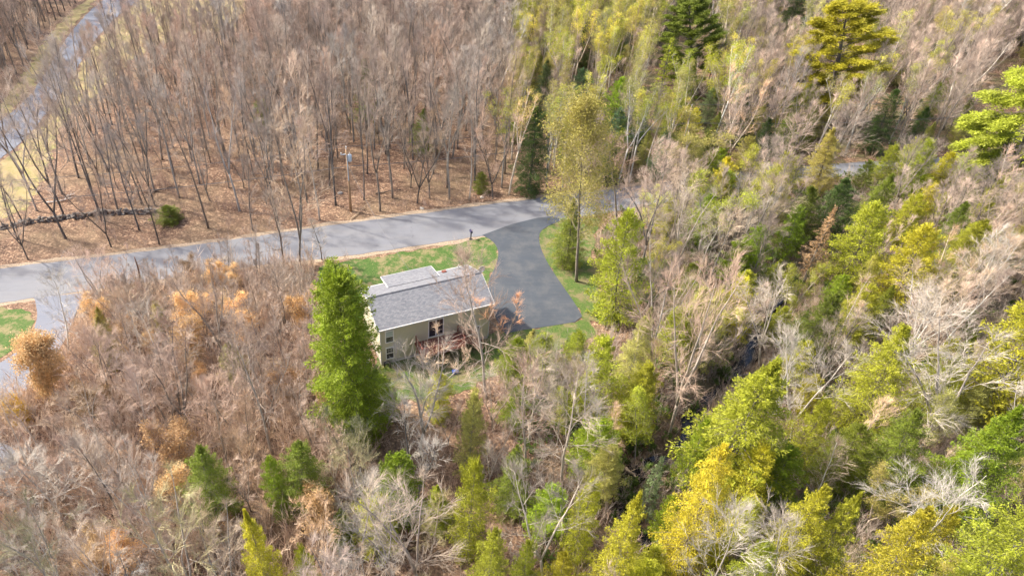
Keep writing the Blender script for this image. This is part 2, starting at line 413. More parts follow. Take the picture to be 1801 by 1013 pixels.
# gravel shoulders along the road
def shoulder(edge, side, seed):
    e = smooth(edge, 2); a = []; b = []
    r = random.Random(seed)
    for i in range(len(e)):
        p = Vector(e[max(0, i-1)]); q = Vector(e[min(len(e)-1, i+1)]); d = (q-p).normalized(); n = Vector((-d.y, d.x))*side
        c = Vector(e[i]); wd = 0.35+0.3*abs(math.sin(i*0.9))+r.uniform(0, 0.25)
        a.append(tuple(c-n*0.1)); b.append(tuple(c+n*wd))
    return a+b[::-1]
sheet('shoulder', shoulder(road_t[:12], 1, 3), 0.024, M['gravel'], 0.1)
sheet('shoulder', shoulder(road_b[:10], -1, 4), 0.020, M['gravel'], 0.08)
# stream
st = smooth(stream, 2); a = []; b = []
for i in range(len(st)):
    p = Vector(st[max(0, i-1)]); q = Vector(st[min(len(st)-1, i+1)]); d = (q-p).normalized(); n = Vector((-d.y, d.x)); c = Vector(st[i])
    wd = 0.5+0.4*math.sin(i*0.7)+0.25*math.sin(i*1.9); a.append(tuple(c+n*wd)); b.append(tuple(c-n*wd))
m = MB(); m.prism(a+b[::-1], -1.3, -0.95); tag(m.build('stream', M['water'], fix=True), kind='structure')
# ------------------------------------------------------------ how trees grow
UP = Vector((0, 0, 1))
def rdir(r, tilt, az): return Vector((math.sin(tilt)*math.cos(az), math.sin(tilt)*math.sin(az), math.cos(tilt)))
def path(r, p, d, L, n, wob, up):
    pts = [p.copy()]; q = p.copy(); d = d.copy()
    for i in range(n):
        d = d + Vector((r.gauss(0, wob), r.gauss(0, wob), r.gauss(0, wob)*0.7)) + UP*up
        d.normalize(); q = q + d*(L/n); pts.append(q.copy())
    return pts
def at(pts, t):
    f = t*(len(pts)-1); i = min(int(f), len(pts)-2); return pts[i].lerp(pts[i+1], f-i), (pts[i+1]-pts[i]).normalized()
def sidedir(r, d, ang):
    o = d.orthogonal().normalized(); o.rotate(Matrix.Rotation(r.uniform(0, 6.283), 3, d))
    return (d*math.cos(ang)+o*math.sin(ang)).normalized()
def bare(seed, H=15, r0=0.16, cb=0.4, R=3.0, n1=18, tilt=(0.5, 1.1), up=0.10, n2=6, n3=4, nt=4, forks=1, tw=0.013, tl=0.6, wob=0.05, snags=3):
    r = random.Random(seed); T = MB(); B = MB(); tips = []
    lean = r.uniform(0, 0.05); az0 = r.uniform(0, 6.28)
    base = rdir(r, lean, az0)
    leaders = []
    if forks == 1:
        pts = path(r, Vector((0, 0, -0.4)), base, H+0.4, 12, wob*0.6, 0.03)
        T.tube(pts, [r0*1.35]+[r0*(1-i/12)**0.8+0.012 for i in range(1, 13)], 7); leaders.append((pts, cb, r0))
    else:
        zf = H*cb*r.uniform(0.55, 0.95)
        pts = path(r, Vector((0, 0, -0.4)), base, zf+0.4, 5, wob*0.5, 0.02)
        T.tube(pts, [r0*1.35, r0*1.05, r0, r0*.95, r0*.9, r0*.88], 7)
        for k in range(forks):
            az = az0+k*6.283/forks+r.uniform(-.4, .4); d = rdir(r, r.uniform(0.18, 0.42), az)
            p2 = path(r, pts[-1]-UP*0.15, d, (H-zf)*r.uniform(.85, 1.05), 9, wob, 0.05)
            T.tube(p2, [r0*0.72*(1-i/9)**0.8+0.012 for i in range(10)], 6); leaders.append((p2, 0.12, r0*.7))
    for (lp, c0, rr) in leaders:
        m1 = max(6, int(n1/len(leaders)*1.15)); az = r.uniform(0, 6.28)
        for k in range(m1):
            t = c0+(1-c0)*((k+r.random()*.7)/m1); p, d = at(lp, min(t, 0.98)); az += 2.4+r.uniform(-.5, .5)
            s = (t-c0)/(1-c0); prof = (0.55+0.9*s*(1-s)*2)*(1-s**3*0.65)
            L = R*prof*r.uniform(0.75, 1.3)*(0.8 if len(leaders) > 1 else 1.0); ti = tilt[1]+(tilt[0]-tilt[1])*s+r.uniform(-.15, .15)
            b1 = path(r, p, rdir(r, ti, az), L, 6, wob*1.7, up)
            q0 = max(0.018, rr*0.30*(1-t*0.7)); T.tube(b1, [q0*(1-i/6*0.85) for i in range(7)], 4, False)
            for j in range(n2):
                t2 = 0.2+0.8*(j+r.random()*.8)/n2; p2_, d2 = at(b1, min(t2, .99)); L2 = L*0.42*(1.15-t2*0.6)*r.uniform(.8, 1.5)
                b2 = path(r, p2_, sidedir(r, d2, r.uniform(.35, .8)), L2, 3, wob*1.9, up)
                q2 = max(0.012, q0*0.5); B.tube(b2, [q2, q2*.8, q2*.6, q2*.35], 3, False)
                for l in range(n3):
                    t3 = 0.2+0.8*(l+r.random())/n3; p3, d3 = at(b2, min(t3, .99)); L3 = max(0.3, L2*0.5*r.uniform(.6, 1.3))
                    dd = (sidedir(r, d3, r.uniform(.3, .65))+UP*up*1.5).normalized(); e = p3+dd*L3; B.spike(p3, e, tw*1.05)
                    for u in range(nt):
                        t4 = r.uniform(.15, 1); p4 = p3.lerp(e, t4); d4 = (sidedir(r, dd, r.uniform(.2, .6))+UP*up).normalized(); e4 = p4+d4*tl*r.uniform(.45, 1.1)
                        B.spike(p4, e4, tw*0.62); tips.append(e4)
    for k in range(snags):
        t = r.uniform(0.25, max(cb, 0.3)) if forks == 1 else 0.5
        p, d = at(leaders[0][0], min(t, .9)); b1 = path(r, p, rdir(r, r.uniform(1.1, 1.6), r.uniform(0, 6.28)), r.uniform(.6, 2), 3, .12, 0.02)
        T.tube(b1, [.03, .02, .015, .008], 4, False)
    return T, B, tips
def leafcloud(tips, rs, size, spread, n, keep=None):
    """leaf-sized triangles round the twig tips"""
    g = np.random.default_rng(rs); P0 = np.array([(p.x, p.y, p.z) for p in tips])
    if keep is not None: P0 = P0[keep(P0)]
    c = P0[g.integers(0, len(P0), n)]+g.normal(0, spread, (n, 3))
    a = g.normal(0, 1, (n, 3)); a /= np.linalg.norm(a, axis=1)[:, None]
    b = g.normal(0, 1, (n, 3)); b -= a*(a*b).sum(1)[:, None]; b /= np.linalg.norm(b, axis=1)[:, None]
    s = size*g.uniform(.6, 1.3, (n, 1))
    return np.stack([c-a*s*.5, c+b*s*.55, c+a*s*.6], 1)
def conifer(seed, H=13, R=2.6, nb=190, per=60, shape=1.0, droop=0.28, leaf=0.26, base=0.06, gap=0.12, top=0.9, bend=0.0, wide=0.34):
    """spray-branched evergreen: trunk with limbs, and flat drooping sprays of small needles clumps"""
    r = random.Random(seed); g = np.random.default_rng(seed); T = MB(); out = []
    tp = path(r, Vector((0, 0, -0.4)), rdir(r, bend*0.5, r.uniform(0, 6.28)), H+0.2, 8, 0.02, 0.03)
    T.tube(tp, [0.17*H/13*(1-i/8)**.9+.012 for i in range(9)], 6)
    lob = [(r.uniform(0, 6.28), r.uniform(.1, .95), r.uniform(.3, .8)) for _ in range(7)]
    az = 0
    for k in range(nb):
        h = base+(1-base)*(k+r.random())/nb; az += 2.4+r.uniform(-.3, .3)
        prof = (1-h)**shape*1.0 if shape else 1
        prof = min(prof*1.25, 0.62+0.38*math.sin(min(1, (h-base)/.35)*1.57)) if h < .4 else prof*1.25
        f = 1.0
        for (la, lh, ls) in lob:
            da = math.cos(az-la); dh = abs(h-lh)
            if dh < .16 and da > .2: f += ls*0.75*da*(1-dh/.16)-0.16
        L = max(0.25, R*prof*f*r.uniform(.6, 1.18))
        if r.random() < gap: L *= 0.5
        p, _ = at(tp, min(.995, h)); ti = (0.55+1.05*(1-h)**.6)*(1-0.25*(h > top))
        bp = path(r, p, rdir(r, ti, az), L, 5, .05, -droop*.35)
        q0 = max(.012, .05*(1-h)); T.tube(bp, [q0*(1-i/5*.8) for i in range(6)], 3, False)
        n = int(per*(0.35+L/R)*r.uniform(.8, 1.2)); t = g.beta(1.7, 1.0, n)*0.92+0.1
        bpA = np.array([(q.x, q.y, q.z) for q in bp]); ff = np.clip(t*5, 0, 4.999); i0 = ff.astype(int); fr = (ff-i0)[:, None]
        c = bpA[i0]*(1-fr)+bpA[i0+1]*fr
        d = bpA[-1]-bpA[0]; d = d/np.linalg.norm(d); sd = np.cross(d, [0, 0, 1.0]); sd /= np.linalg.norm(sd)+1e-6
        so_ = g.normal(0, 1, n)*wide*L*(1.15-t)*.9; c = c+sd*so_[:, None]; c[:, 2] += -abs(so_)*droop*1.2+g.normal(0, .10, n)
        dr = d[None, :]*g.uniform(.3, 1, (n, 1))+sd[None, :]*np.sign(so_)[:, None]*g.uniform(.1, .9, (n, 1))
        dr[:, 2] += g.normal(-droop*.6, .35, n); dr /= np.linalg.norm(dr, axis=1)[:, None]
        s = leaf*g.uniform(.6, 1.35, (n, 1)); nrm = g.normal(0, .55, (n, 3)); nrm[:, 2] += 1; wv = np.cross(dr, nrm); wv /= np.linalg.norm(wv, axis=1)[:, None]
        out.append(np.stack([c-wv*s*.23, c+wv*s*.23, c+dr*s], 1))
    return T, np.concatenate(out)
def pine(seed, H=17, R=3.6, tiers=12, base=0.25, per=104):
    """white pine: level whorls of long limbs, needle tufts turned up at their ends, sky between the tiers"""
    r = random.Random(seed); g = np.random.default_rng(seed); T = MB(); out = []
    tp = path(r, Vector((0, 0, -0.4)), rdir(r, .03, r.uniform(0, 6.28)), H+.3, 10, .02, .03)
    T.tube(tp, [0.26*(1-i/10)**.9+.015 for i in range(11)], 8)
    for k in range(tiers):
        h = base+(1-base)*(k/(tiers-0.3))**0.95; m = r.randint(4, 6); a0 = r.uniform(0, 6.28)
        for j in range(m):
            az = a0+j*6.283/m+r.uniform(-.25, .25); s = (h-base)/(1-base)
            L = R*(0.7+0.5*math.sin(min(1, s*1.9)*1.57))*(1-s)**.55*r.uniform(.6, 1.25)+.4
            p, _ = at(tp, min(.99, h)); b1 = path(r, p, rdir(r, 1.45-.6*s+r.uniform(-.12, .12), az), L, 6, .06, .045)
            T.tube(b1, [.055*(1-s*.6)*(1-i/6*.8) for i in range(7)], 4, False)
            nb = int(4+L*3.0)
            for q in range(nb):
                t = 0.3+.72*(q+r.random())/nb; pp, dd = at(b1, min(.99, t)); d2 = sidedir(r, dd, r.uniform(.3, .8)); d2.z = d2.z*.3+.15; d2.normalize()
                e = pp+d2*L*.26*(1.2-t)*r.uniform(.7, 1.3); T.spike(pp, e, .012)
                for u in (0.45, 1.0):
                    c = pp.lerp(e, u); n = per//2
                    dr = g.normal(0, .8, (n, 3)); dr += np.array([d2.x, d2.y, .55])*.9; dr /= np.linalg.norm(dr, axis=1)[:, None]
                    cc = np.array([c.x, c.y, c.z])+g.normal(0, .17, (n, 3))*np.array([1, 1, .45]); sz = .21*g.uniform(.6, 1.3, (n, 1))
                    wv = np.cross(dr, g.normal(0, 1, (n, 3))); wv /= np.linalg.norm(wv, axis=1)[:, None]
                    out.append(np.stack([cc-wv*sz*.17, cc+wv*sz*.17, cc+dr*sz], 1))
    return T, np.concatenate(out)

# prototypes are plain mesh data; every tree below is an object of its own that shares them
LIB = {}
def lib(kind, H, R, T, B=None, F=None, fm='foliage', bm='bark'):
    d = dict(H=H, R=R, parts=[])
    d['parts'].append(('trunk', T.mesh(kind+'_trunk', M[bm], True), 'bark'))
    if B is not None: d['parts'].append(('crown', B.mesh(kind+'_crown', M['twig']), 'twig'))
    if F is not None: d['parts'].append(('foliage', tri_mesh(kind+'_foliage', F, M[fm]), 'leaf'))
    LIB.setdefault(kind, []).append(d)
for s in range(6):       # woodland trees, tall and clear-stemmed
    T, B, tips = bare(10+s, H=16, r0=.12, cb=.42, R=3.1, n1=13, tilt=(.3, .9), up=.07, n2=6, n3=4, nt=3, forks=1 if s % 3 else 2, tl=1.0, tw=.0145); lib('woods', 16, 2.6, T, B)
for s in range(5):       # open-grown trees with wide crowns
    T, B, tips = bare(30+s, H=14, r0=.13, cb=.3, R=4.2, n1=18, tilt=(.4, 1.3), up=.06, n2=7, n3=4, nt=4, forks=(1, 3, 2, 3, 1)[s], tl=1.05, tw=.0135, wob=.075); lib('spread', 14, 3.6, T, B)
for s in range(3):       # thin ascending trees
    T, B, tips = bare(50+s, H=13, r0=.10, cb=.22, R=2.6, n1=15, tilt=(.25, .75), up=.08, n2=6, n3=4, nt=3, forks=(1, 2, 3)[s], tl=.95, tw=.014); lib('slim', 13, 2.0, T, B)
for s in range(4):       # birches, green mist of new leaves high up
    T, B, tips = bare(70+s, H=14, r0=.12, cb=.5, R=2.0, n1=14, tilt=(.2, .55), up=.08, n2=5, n3=3, nt=3, forks=(1, 2, 3, 2)[s], tl=.6, tw=.011, wob=.05)
    lib('birch', 14, 1.7, T, B, leafcloud(tips, s, .14, .2, 2100, keep=lambda p: p[:, 2] > 9.5+1.5*np.sin(p[:, 0]*2)), bm='birch_bark')
for s in range(3):       # leafing maples and aspens
    T, B, tips = bare(90+s, H=13, r0=.12, cb=.3, R=2.6, n1=18, tilt=(.3, .95), n2=6, n3=4, nt=4, forks=(1, 2, 3)[s], tl=.6, tw=.012)
    lib('leafing', 13, 2.7, T, B, leafcloud(tips, s+20, .12, .2, 8500))
for s in range(3):       # beech saplings still holding last year's leaves
    T, B, tips = bare(110+s, H=6, r0=.06, cb=.12, R=1.9, n1=18, tilt=(.4, 1.1), n2=5, n3=4, nt=3, forks=3, tl=.4, tw=.010)
    lib('withered', 6, 2.0, T, B, leafcloud(tips, s+40, .16, .2, 5200), fm='dryleaf')
T, B, tips = bare(101, H=20, r0=.17, cb=.32, R=4.6, n1=32, tilt=(.3, 1.2), n2=7, n3=5, nt=4, forks=1, tl=.8, tw=.012)
lib('broad', 20, 3.9, T, B, leafcloud(tips, 77, .17, .3, 19000, keep=lambda p: p[:, 2] > 7.5))
T, B, tips = bare(119, H=6, r0=.06, cb=.1, R=2.3, n1=24, tilt=(.4, 1.3), n2=6, n3=4, nt=3, forks=3, tl=.4, tw=.010)
lib('leafy_bush', 6, 2.3, T, B, leafcloud(tips, 78, .17, .22, 17000), fm='dryleaf')
for s in range(4):       # bushes
    r = random.Random(130+s); T = MB(); B = MB(); tp = []
    for k in range(9):
        p = path(r, Vector((r.gauss(0, .15), r.gauss(0, .15), -.1)), rdir(r, r.uniform(.1, .8), r.uniform(0, 6.28)), r.uniform(1.6, 3.2), 5, .09, .05)
        T.tube(p, [.022*(1-i/5*.75) for i in range(6)], 4, False)
        for j in range(11):
            a, d = at(p, r.uniform(.2, .98)); e = a+(sidedir(r, d, r.uniform(.4, .9))+UP*.25).normalized()*r.uniform(.5, 1.1); B.spike(a, e, .011)
            for l in range(6):
                q = a.lerp(e, r.uniform(.2, 1)); e2 = q+(sidedir(r, (e-a).normalized(), r.uniform(.3, .9))).normalized()*r.uniform(.25, .6); B.spike(q, e2, .008); tp.append(e2)
    lib('bush', 3, 1.5, T, B)
    if s < 2: lib('flower_bush', 3, 1.5, T, B, leafcloud(tp, s+60, .13, .18, 8000))
for s in range(6): T, Fo = conifer(150+s, H=11, R=3.1, nb=240, per=150, shape=(.6, .75, .5, .65, .55, .8)[s], gap=.15, leaf=.135, droop=.22); lib('hemlock', 11, 2.7, T, None, Fo)
for s in range(3): T, Fo = conifer(170+s, H=8, R=2.6, nb=150, per=135, shape=.5, droop=.08, gap=.1, leaf=.15, base=.02); lib('cedar', 8, 2.3, T, None, Fo)
for s in range(2): T, Fo = conifer(180+s, H=13, R=1.9, nb=110, per=30, shape=.8, droop=.2, gap=.25, leaf=.22, base=.2); lib('thin_fir', 13, 2.0, T, None, Fo)
for s in range(3): T, Fo = pine(190+s); lib('pine', 17, 3.4, T, None, Fo)
T, Fo = conifer(200, H=18, R=2.9, nb=480, per=130, shape=.22, droop=.2, gap=.08, leaf=.18, base=.03); lib('yard_conifer', 18, 2.6, T, None, Fo)

BARK = dict(grey=(.20, .18, .16), dark=(.12, .108, .10), pale=(.38, .34, .30), white=(.56, .52, .46), tan=(.30, .25, .20), red=(.20, .11, .08))
TWIG = dict(grey=(.41, .35, .30), pink=(.46, .35, .285), tan=(.56, .43, .31), pale=(.44, .385, .325), olive=(.38, .35, .20), orange=(.50, .28, .16), white=(.46, .42, .37))
LEAF = dict(dark=(.085, .14, .03), mid=(.19, .24, .03), green=(.25, .34, .025), lime=(.38, .41, .04), yellow=(.50, .47, .04), gold=(.46, .42, .04), olive=(.38, .36, .10), sage=(.22, .29, .13), blue=(.15, .23, .10), rust=(.42, .27, .14), tan=(.68, .48, .25), forsythia=(.75, .50, .02), fresh=(.58, .56, .10))
KIND = dict(broad=('leafing_tree', 'tree'), leafy_bush=('bush', 'bush'), woods=('bare_tree', 'tree'), spread=('bare_tree', 'tree'), slim=('bare_tree', 'tree'), birch=('birch_tree', 'birch'), leafing=('leafing_tree', 'tree'), withered=('beech_sapling', 'sapling'), bush=('bush', 'bush'), flower_bush=('bush', 'bush'), hemlock=('conifer', 'conifer'), cedar=('conifer', 'conifer'), thin_fir=('conifer', 'conifer'), pine=('pine_tree', 'pine'), yard_conifer=('conifer', 'conifer'))
R0 = random.Random(5)
PLACED = []     # x, y, crown radius
def plant(kind, x, y, h, wr=None, bark='grey', twig='grey', leaf='mid', label=None, group=None, var=None, lean=0.0, laz=0.0, vary=.12):
    L = LIB[kind]; d = L[R0.randrange(len(L)) if var is None else var % len(L)]
    sz = h/d['H']; sx = sz if wr is None else wr/d['R']
    nmk, cat = KIND[kind]
    root = empty(nmk, (x, y, gz(x, y)), R0.uniform(0, 6.28), label, cat, group)
    if lean: root.rotation_euler = (Vector((math.cos(laz)*math.sin(lean), math.sin(laz)*math.sin(lean), math.cos(lean))).to_track_quat('Z', 'Y') @ root.rotation_euler.to_quaternion()).to_euler()
    root.scale = (sx, sx, sz)
    f = 1+R0.uniform(-vary, vary); k = R0.uniform(-vary, vary)*.5
    for (pn, mesh, ck) in d['parts']:
        o = link('limbs' if False else pn, mesh, root)
        c = BARK[bark] if ck == 'bark' else TWIG[twig] if ck == 'twig' else LEAF[leaf]
        o.color = (min(1, c[0]*f*(1+k)), min(1, c[1]*f), c[2]*f*(1-k), 1)
    PLACED.append((x, y, sx*d['R']))
    return root
TOPX = {(1014, 495): 1036, (738, 800): 736, (856, 700): 848, (1182, 752): 1245, (1148, 672): 1150, (1392, 775): 1435, (1372, 730): 1378, (1640, 785): 1690, (1580, 690): 1600, (745, 1040): 705, (690, 1010): 655, (955, 1020): 955,
 (985, 860): 990, (925, 830): 940, (1240, 1060): 1280, (1360, 1060): 1358, (1610, 985): 1645, (1446, 215): 1488, (512, 305): 508, (528, 470): 512, (762, 306): 770, (691, 349): 690, (893, 606): 885, (122, 622): 105,
 (630, 772): 600, (772, 700): 770, (1270, 222): 1274, (1225, 165): 1222, (1778, 345): 1770, (1035, 800): 1040, (1340, 630): 1345, (1230, 480): 1262, (1130, 470): 1135, (1085, 425): 1095, (1190, 500): 1200}
def tree(kind, bx, by, ty, wpx=None, label=None, **k):
    """a tree whose foot, top and crown width were measured on the photo"""
    x, y = W(bx, by); h = height_from(bx, by, ty); d1 = P(x, y, h)[2]
    if (bx, by) in TOPX:
        k['lean'] = math.atan(((TOPX[(bx, by)]-CX)/FOC*d1-x)/h)
        k['laz'] = 0 if k['lean'] > 0 else math.pi; k['lean'] = abs(k['lean'])
    elif kind in ('hemlock', 'cedar', 'thin_fir', 'leafing'):      # foot hidden: the crown was measured
        x = (bx-CX)/FOC*P(x, y, h*.5)[2]
    wr = None
    if wpx:
        d = P(x, y, h*.6)[2]; wr = wpx*.5*d/FOC*(1.22 if kind in ('leafing', 'pine') else 1.0)
    return plant(kind, x, y, h, wr, label=label, **k)
# ------------------------------------------------------------ the house
house = empty('house', (HOX, HOY, 0), HA, 'raised olive-beige house with grey shingle roof beside the dark driveway', 'house')
HM = Matrix.Translation(house.location) @ Matrix.Rotation(HA, 4, 'Z')
HL, HD, OV = 12.35, 6.9, 0.3          # eave length, eave-to-eave depth, overhang
ZE, ZR = 4.92, 6.38
m = MB(); m.box((HL/2, HD/2, 0.15), (HL-2*OV+.06, HD-2*OV+.06, .5)); m.build('foundation', M['found'], house)
m = MB(); x0, x1, y0, y1 = OV, HL-OV, OV, HD-OV
k = len(m.v)
zg = ZE-0.05
m.v += [(x0, y0, .3), (x1, y0, .3), (x1, y1, .3), (x0, y1, .3), (x0, y0, zg), (x1, y0, zg), (x1, y1, zg), (x0, y1, zg), (x0, HD/2, ZR-.2), (x1, HD/2, ZR-.2)]
m.f += [(0, 1, 5, 4), (2, 3, 7, 6), (1, 2, 6, 9, 5), (3, 0, 4, 8, 7), (3, 2, 1, 0), (4, 5, 9, 8), (6, 7, 8, 9)]
m.build('wall', M['siding'], house)
def slab(name, L, D, th, loc, rx, mat, parent):
    """sloping roof slab with its own flat texture space"""
    m = MB(); m.box((L/2, D/2, -th/2), (L, D, th)); o = m.build(name, mat, parent); o.location = loc; o.rotation_euler = (rx, 0, 0); return o
pitch = math.atan2(ZR-ZE, HD/2); SL = math.hypot(ZR-ZE, HD/2)
roof = slab('roof', HL, SL, .12, (0, 0, ZE+.06), pitch, M['shingle'], house)
m = MB(); m.box((HL/2, SL/2, -.06), (HL, SL, .12)); rb = m.build('roof', M['shingle'], house)
rb.location = (HL, HD, ZE+.06); rb.rotation_euler = (pitch, 0, math.pi)
m = MB(); m.tube([Vector((-.01, HD/2, ZR+.05)), Vector((HL+.01, HD/2, ZR+.05))], [.09, .09], 6); o = m.build('ridge_cap', M['shingle'], house)
# fascia, gutter and rake boards
m = MB(); m.box((HL/2, -.045, ZE-.03), (HL+.08, .09, .15)); m.build('gutter', M['white'], house)
m = MB(); m.box((HL/2, HD+.045, ZE-.03), (HL+.08, .09, .15)); m.build('gutter', M['white'], house)
for xx in (-.03, HL+.03):
    m = MB()
    for s in (0, 1):
        a = Vector((xx, s*HD, ZE-.02)); b = Vector((xx, HD/2, ZR-.02)); 
        m.v += [(xx-.018, a.y, a.z-.1), (xx+.018, a.y, a.z-.1), (xx+.018, a.y, a.z+.08), (xx-.018, a.y, a.z+.08), (xx-.018, b.y, b.z-.1), (xx+.018, b.y, b.z-.1), (xx+.018, b.y, b.z+.08), (xx-.018, b.y, b.z+.08)]
        k = len(m.v)-8; m.f += [tuple(k+i for i in f) for f in ((0, 1, 2, 3), (7, 6, 5, 4), (0, 4, 5, 1), (1, 5, 6, 2), (2, 6, 7, 3), (3, 7, 4, 0))]
    m.build('rake_board', M['white'], house)
# low roof over the front entry, carried on from near the ridge
ex0, ex1 = 2.75, 8.4
sh = slab('porch_roof', ex1-ex0, 2.7, .12, (ex0, 5.2, 5.75), math.radians(-12.0), M['shingle'], house)
for xx in (-.03, ex1-ex0+.03):
    m = MB(); m.box((xx, 1.35, -.07), (.04, 2.72, .16)); m.build('rake_board', M['white'], sh)
m = MB(); m.box(((ex1-ex0)/2, 2.73, -.07), (ex1-ex0+.1, .04, .16)); m.build('fascia', M['white'], sh)
m = MB(); m.box(((ex0+ex1)/2, HD-.35, 2.55), (ex1-ex0-.5, 1.5, 5.0)); m.build('entry_wall', M['siding'], house)
m = MB(); m.box((5.3, HD+.45, 1.25), (1.0, .08, 2.1)); dr = m.build('front_door', M['redbrick'], house)
m = MB(); m.box((5.3, HD+.44, 1.3), (1.25, .06, 2.3)); m.build('door_frame', M['white'], house)
for yy in (HD+1.27,):
    pass
# windows on the side facing the yard
def window(parent, cx, y, cz, w_, h_, cols=1, rows=2, blind=False, grid=False, side=-1, name='window'):
    f = MB(); t = .09
    f.box((cx, y+side*.02, cz+h_/2), (w_+t*2, .08, t)); f.box((cx, y+side*.02, cz-h_/2), (w_+t*2, .08, t))
    f.box((cx-w_/2-t/2, y+side*.017, cz), (t, .074, h_-t)); f.box((cx+w_/2+t/2, y+side*.017, cz), (t, .074, h_-t))
    if rows == 2: f.box((cx, y+side*.015, cz), (w_, .06, .07))
    if cols == 2: f.box((cx, y+side*.018, cz), (.1, .07, h_-t))
    fr = f.build(name, M['frame'], parent)
    g = MB(); g.box((cx, y+side*.004, cz), (w_, .03, h_-t)); g.build('pane', M['glass'], fr)
    if blind: b_ = MB(); b_.box((cx, y+side*.022, cz+h_*.25), (w_-.02, .008, h_*.42)); b_.build('blind', M['blind'], fr)
    if grid:
        q = MB()
        for i in (-1, 1): q.box((cx+i*w_/6, y+side*.024, cz+h_*.25), (.018, .012, h_*.45))
        q.box((cx, y+side*.0255, cz+h_*.25), (w_, .010, .018)); q.build('muntin', M['white'], fr)
    return fr
window(house, 1.22, y0, 3.62, .72, 1.5, blind=True)
window(house, 1.22, y0, 1.4, .72, 1.5, grid=True)
window(house, 6.15, y0, 3.3, 1.5, 2.2, cols=2, rows=1, name='patio_door')
window(house, 10.75, y0, 1.5, .45, 1.2)
m = MB(); m.box((1.84, y0-.03, 1.1), (.09, .06, 1.85)); m.build('corner_board', M['white'], house)
m = MB(); m.box((4.6, y0-.035, .17), (5.4, .07, .10)); m.build('base_trim', M['white'], house)
for xx in (x0-.02, x1+.02):
    m = MB(); m.box((xx, y0-.018, 2.5), (.10, .06, 4.4)); m.build('corner_board', M['white'], house)
m = MB(); m.box((x1+.03, HD/2, 1.45), (.06, 4.6, 2.3)); gd = m.build('garage_door', M['door'], house)
m = MB()
for i in range(3): m.box((x1+.065, HD/2, .9+i*.55), (.012, 4.5, .03))
m.build('panel_line', M['found'], gd)
window(house, 2.2, y1, 3.2, 1.2, 1.2, side=1); window(house, 9.2, y1, 3.2, 1.2, 1.2, side=1)
m = MB(); m.tube([Vector((11.0, 6.3, 4.9)), Vector((11.0, 6.3, 5.75))], [.07, .07], 8); m.build('vent_pipe', M['white'], house)
m = MB(); m.box((9.3, 6.2, 5.25), (.45, .35, .4)); m.build('roof_vent', M['deckwood'], house)
# satellite dish on the right rake
dish = empty('satellite_dish', HM @ Vector((0, 0, 0)), 0, 'white satellite dish mounted on the roof edge above the driveway', 'dish')
dish.location = HM @ Vector((HL-.1, HD/2, ZR+.08)); dish.rotation_euler = (0, 0, HA)
m = MB(); m.tube([Vector((0, 0, -.1)), Vector((0, 0, .35)), Vector((.05, -.12, .5))], [.03, .03, .03], 6); m.build('mast', M['steel'], dish)
m = MB()
ring = []
for i in range(5):
    rr = .36*i/4
    for j in range(16):
        a_ = j*2*math.pi/16; m.v.append((rr*math.cos(a_), -.12-.12*(1-(i/4)**2)*-1-.14, .6+rr*1.15*math.sin(a_)))
for i in range(4):
    for j in range(16): m.f.append((i*16+j, i*16+(j+1) % 16, (i+1)*16+(j+1) % 16, (i+1)*16+j))
o = m.build('reflector', M['white'], dish); md = o.modifiers.new('thick', 'SOLIDIFY'); md.thickness = .02
m = MB(); m.tube([Vector((0, -.1, .25)), Vector((0, -.5, .55))], [.012, .012], 5); m.box((0, -.52, .58), (.06, .1, .06)); m.build('feed_arm', M['steel'], dish)
# deck
deck = empty('deck', (0, 0, 0), HA, 'reddish brown wooden deck with slatted railing below the patio door', 'deck')
deck.location = HM @ Vector((5.3, y0, 0)); DW, DD, DZ = 4.6, 2.2, 2.0
m = MB()
for i in range(19): m.box((-1.3+i*.245, -DD/2-.05, DZ), (.232, DD, .04))
m.build('floor', M['deckwood'], deck)
m = MB(); m.box((DW/2-1.4, -DD, DZ-.13), (DW, .06, .2)); m.box((-1.42, -DD/2, DZ-.14), (.06, DD, .2)); m.box((DW-1.4+.02, -DD/2, DZ-.14), (.06, DD, .2)); m.build('joist_frame', M['deckwood'], deck)
for (px_, py_) in ((-1.35, -DD+.05), (1.0, -DD+.05), (3.15, -DD+.05), (-1.35, -.3), (3.15, -.3)):
    m = MB(); m.box((px_, py_, 1.5), (.11, .11, 3.1)); m.build('post', M['deckwood'], deck)
def rail(a, b, nm_='railing'):
    a, b = Vector(a), Vector(b); m = MB(); d = b-a; L = d.length
    for z in (.12, .98): 
        m.tube([a+UP*z, b+UP*z], [.045, .045], 4)
    n = int(L/.14)
    for i in range(n+1):
        q = a+d*(i/n); m.tube([q+UP*.1, q+UP*1.0], [.022, .022], 4, False)
    return m.build(nm_, M['deckwood'], deck)
rail((-1.38, -DD, DZ), (3.18, -DD, DZ)); rail((-1.38, -.1, DZ), (-1.38, -DD, DZ)); rail((3.18, -1.3, DZ), (3.18, -DD, DZ))
m = MB()
for i in range(9): m.box((3.4+i*.27, -.7, DZ-.1-i*.22), (.3, 1.1, .045))
m.box((4.5, -.14, DZ-1.05), (.05, .05, .05)); m.build('stair_tread', M['deckwood'], deck)
for yy in (-.12, -1.28):
    m = MB(); m.tube([Vector((3.2, yy, DZ-.05)), Vector((5.75, yy, .0))], [.09, .09], 4); m.build('stringer', M['deckwood'], deck)
rail((3.2, -1.3, DZ), (5.7, -1.3, 0.05), 'stair_railing'); rail((3.2, -.1, DZ), (5.7, -.1, 0.05), 'stair_railing')
def at_house(x, y, z=0): return HM @ Vector((x, y, z))
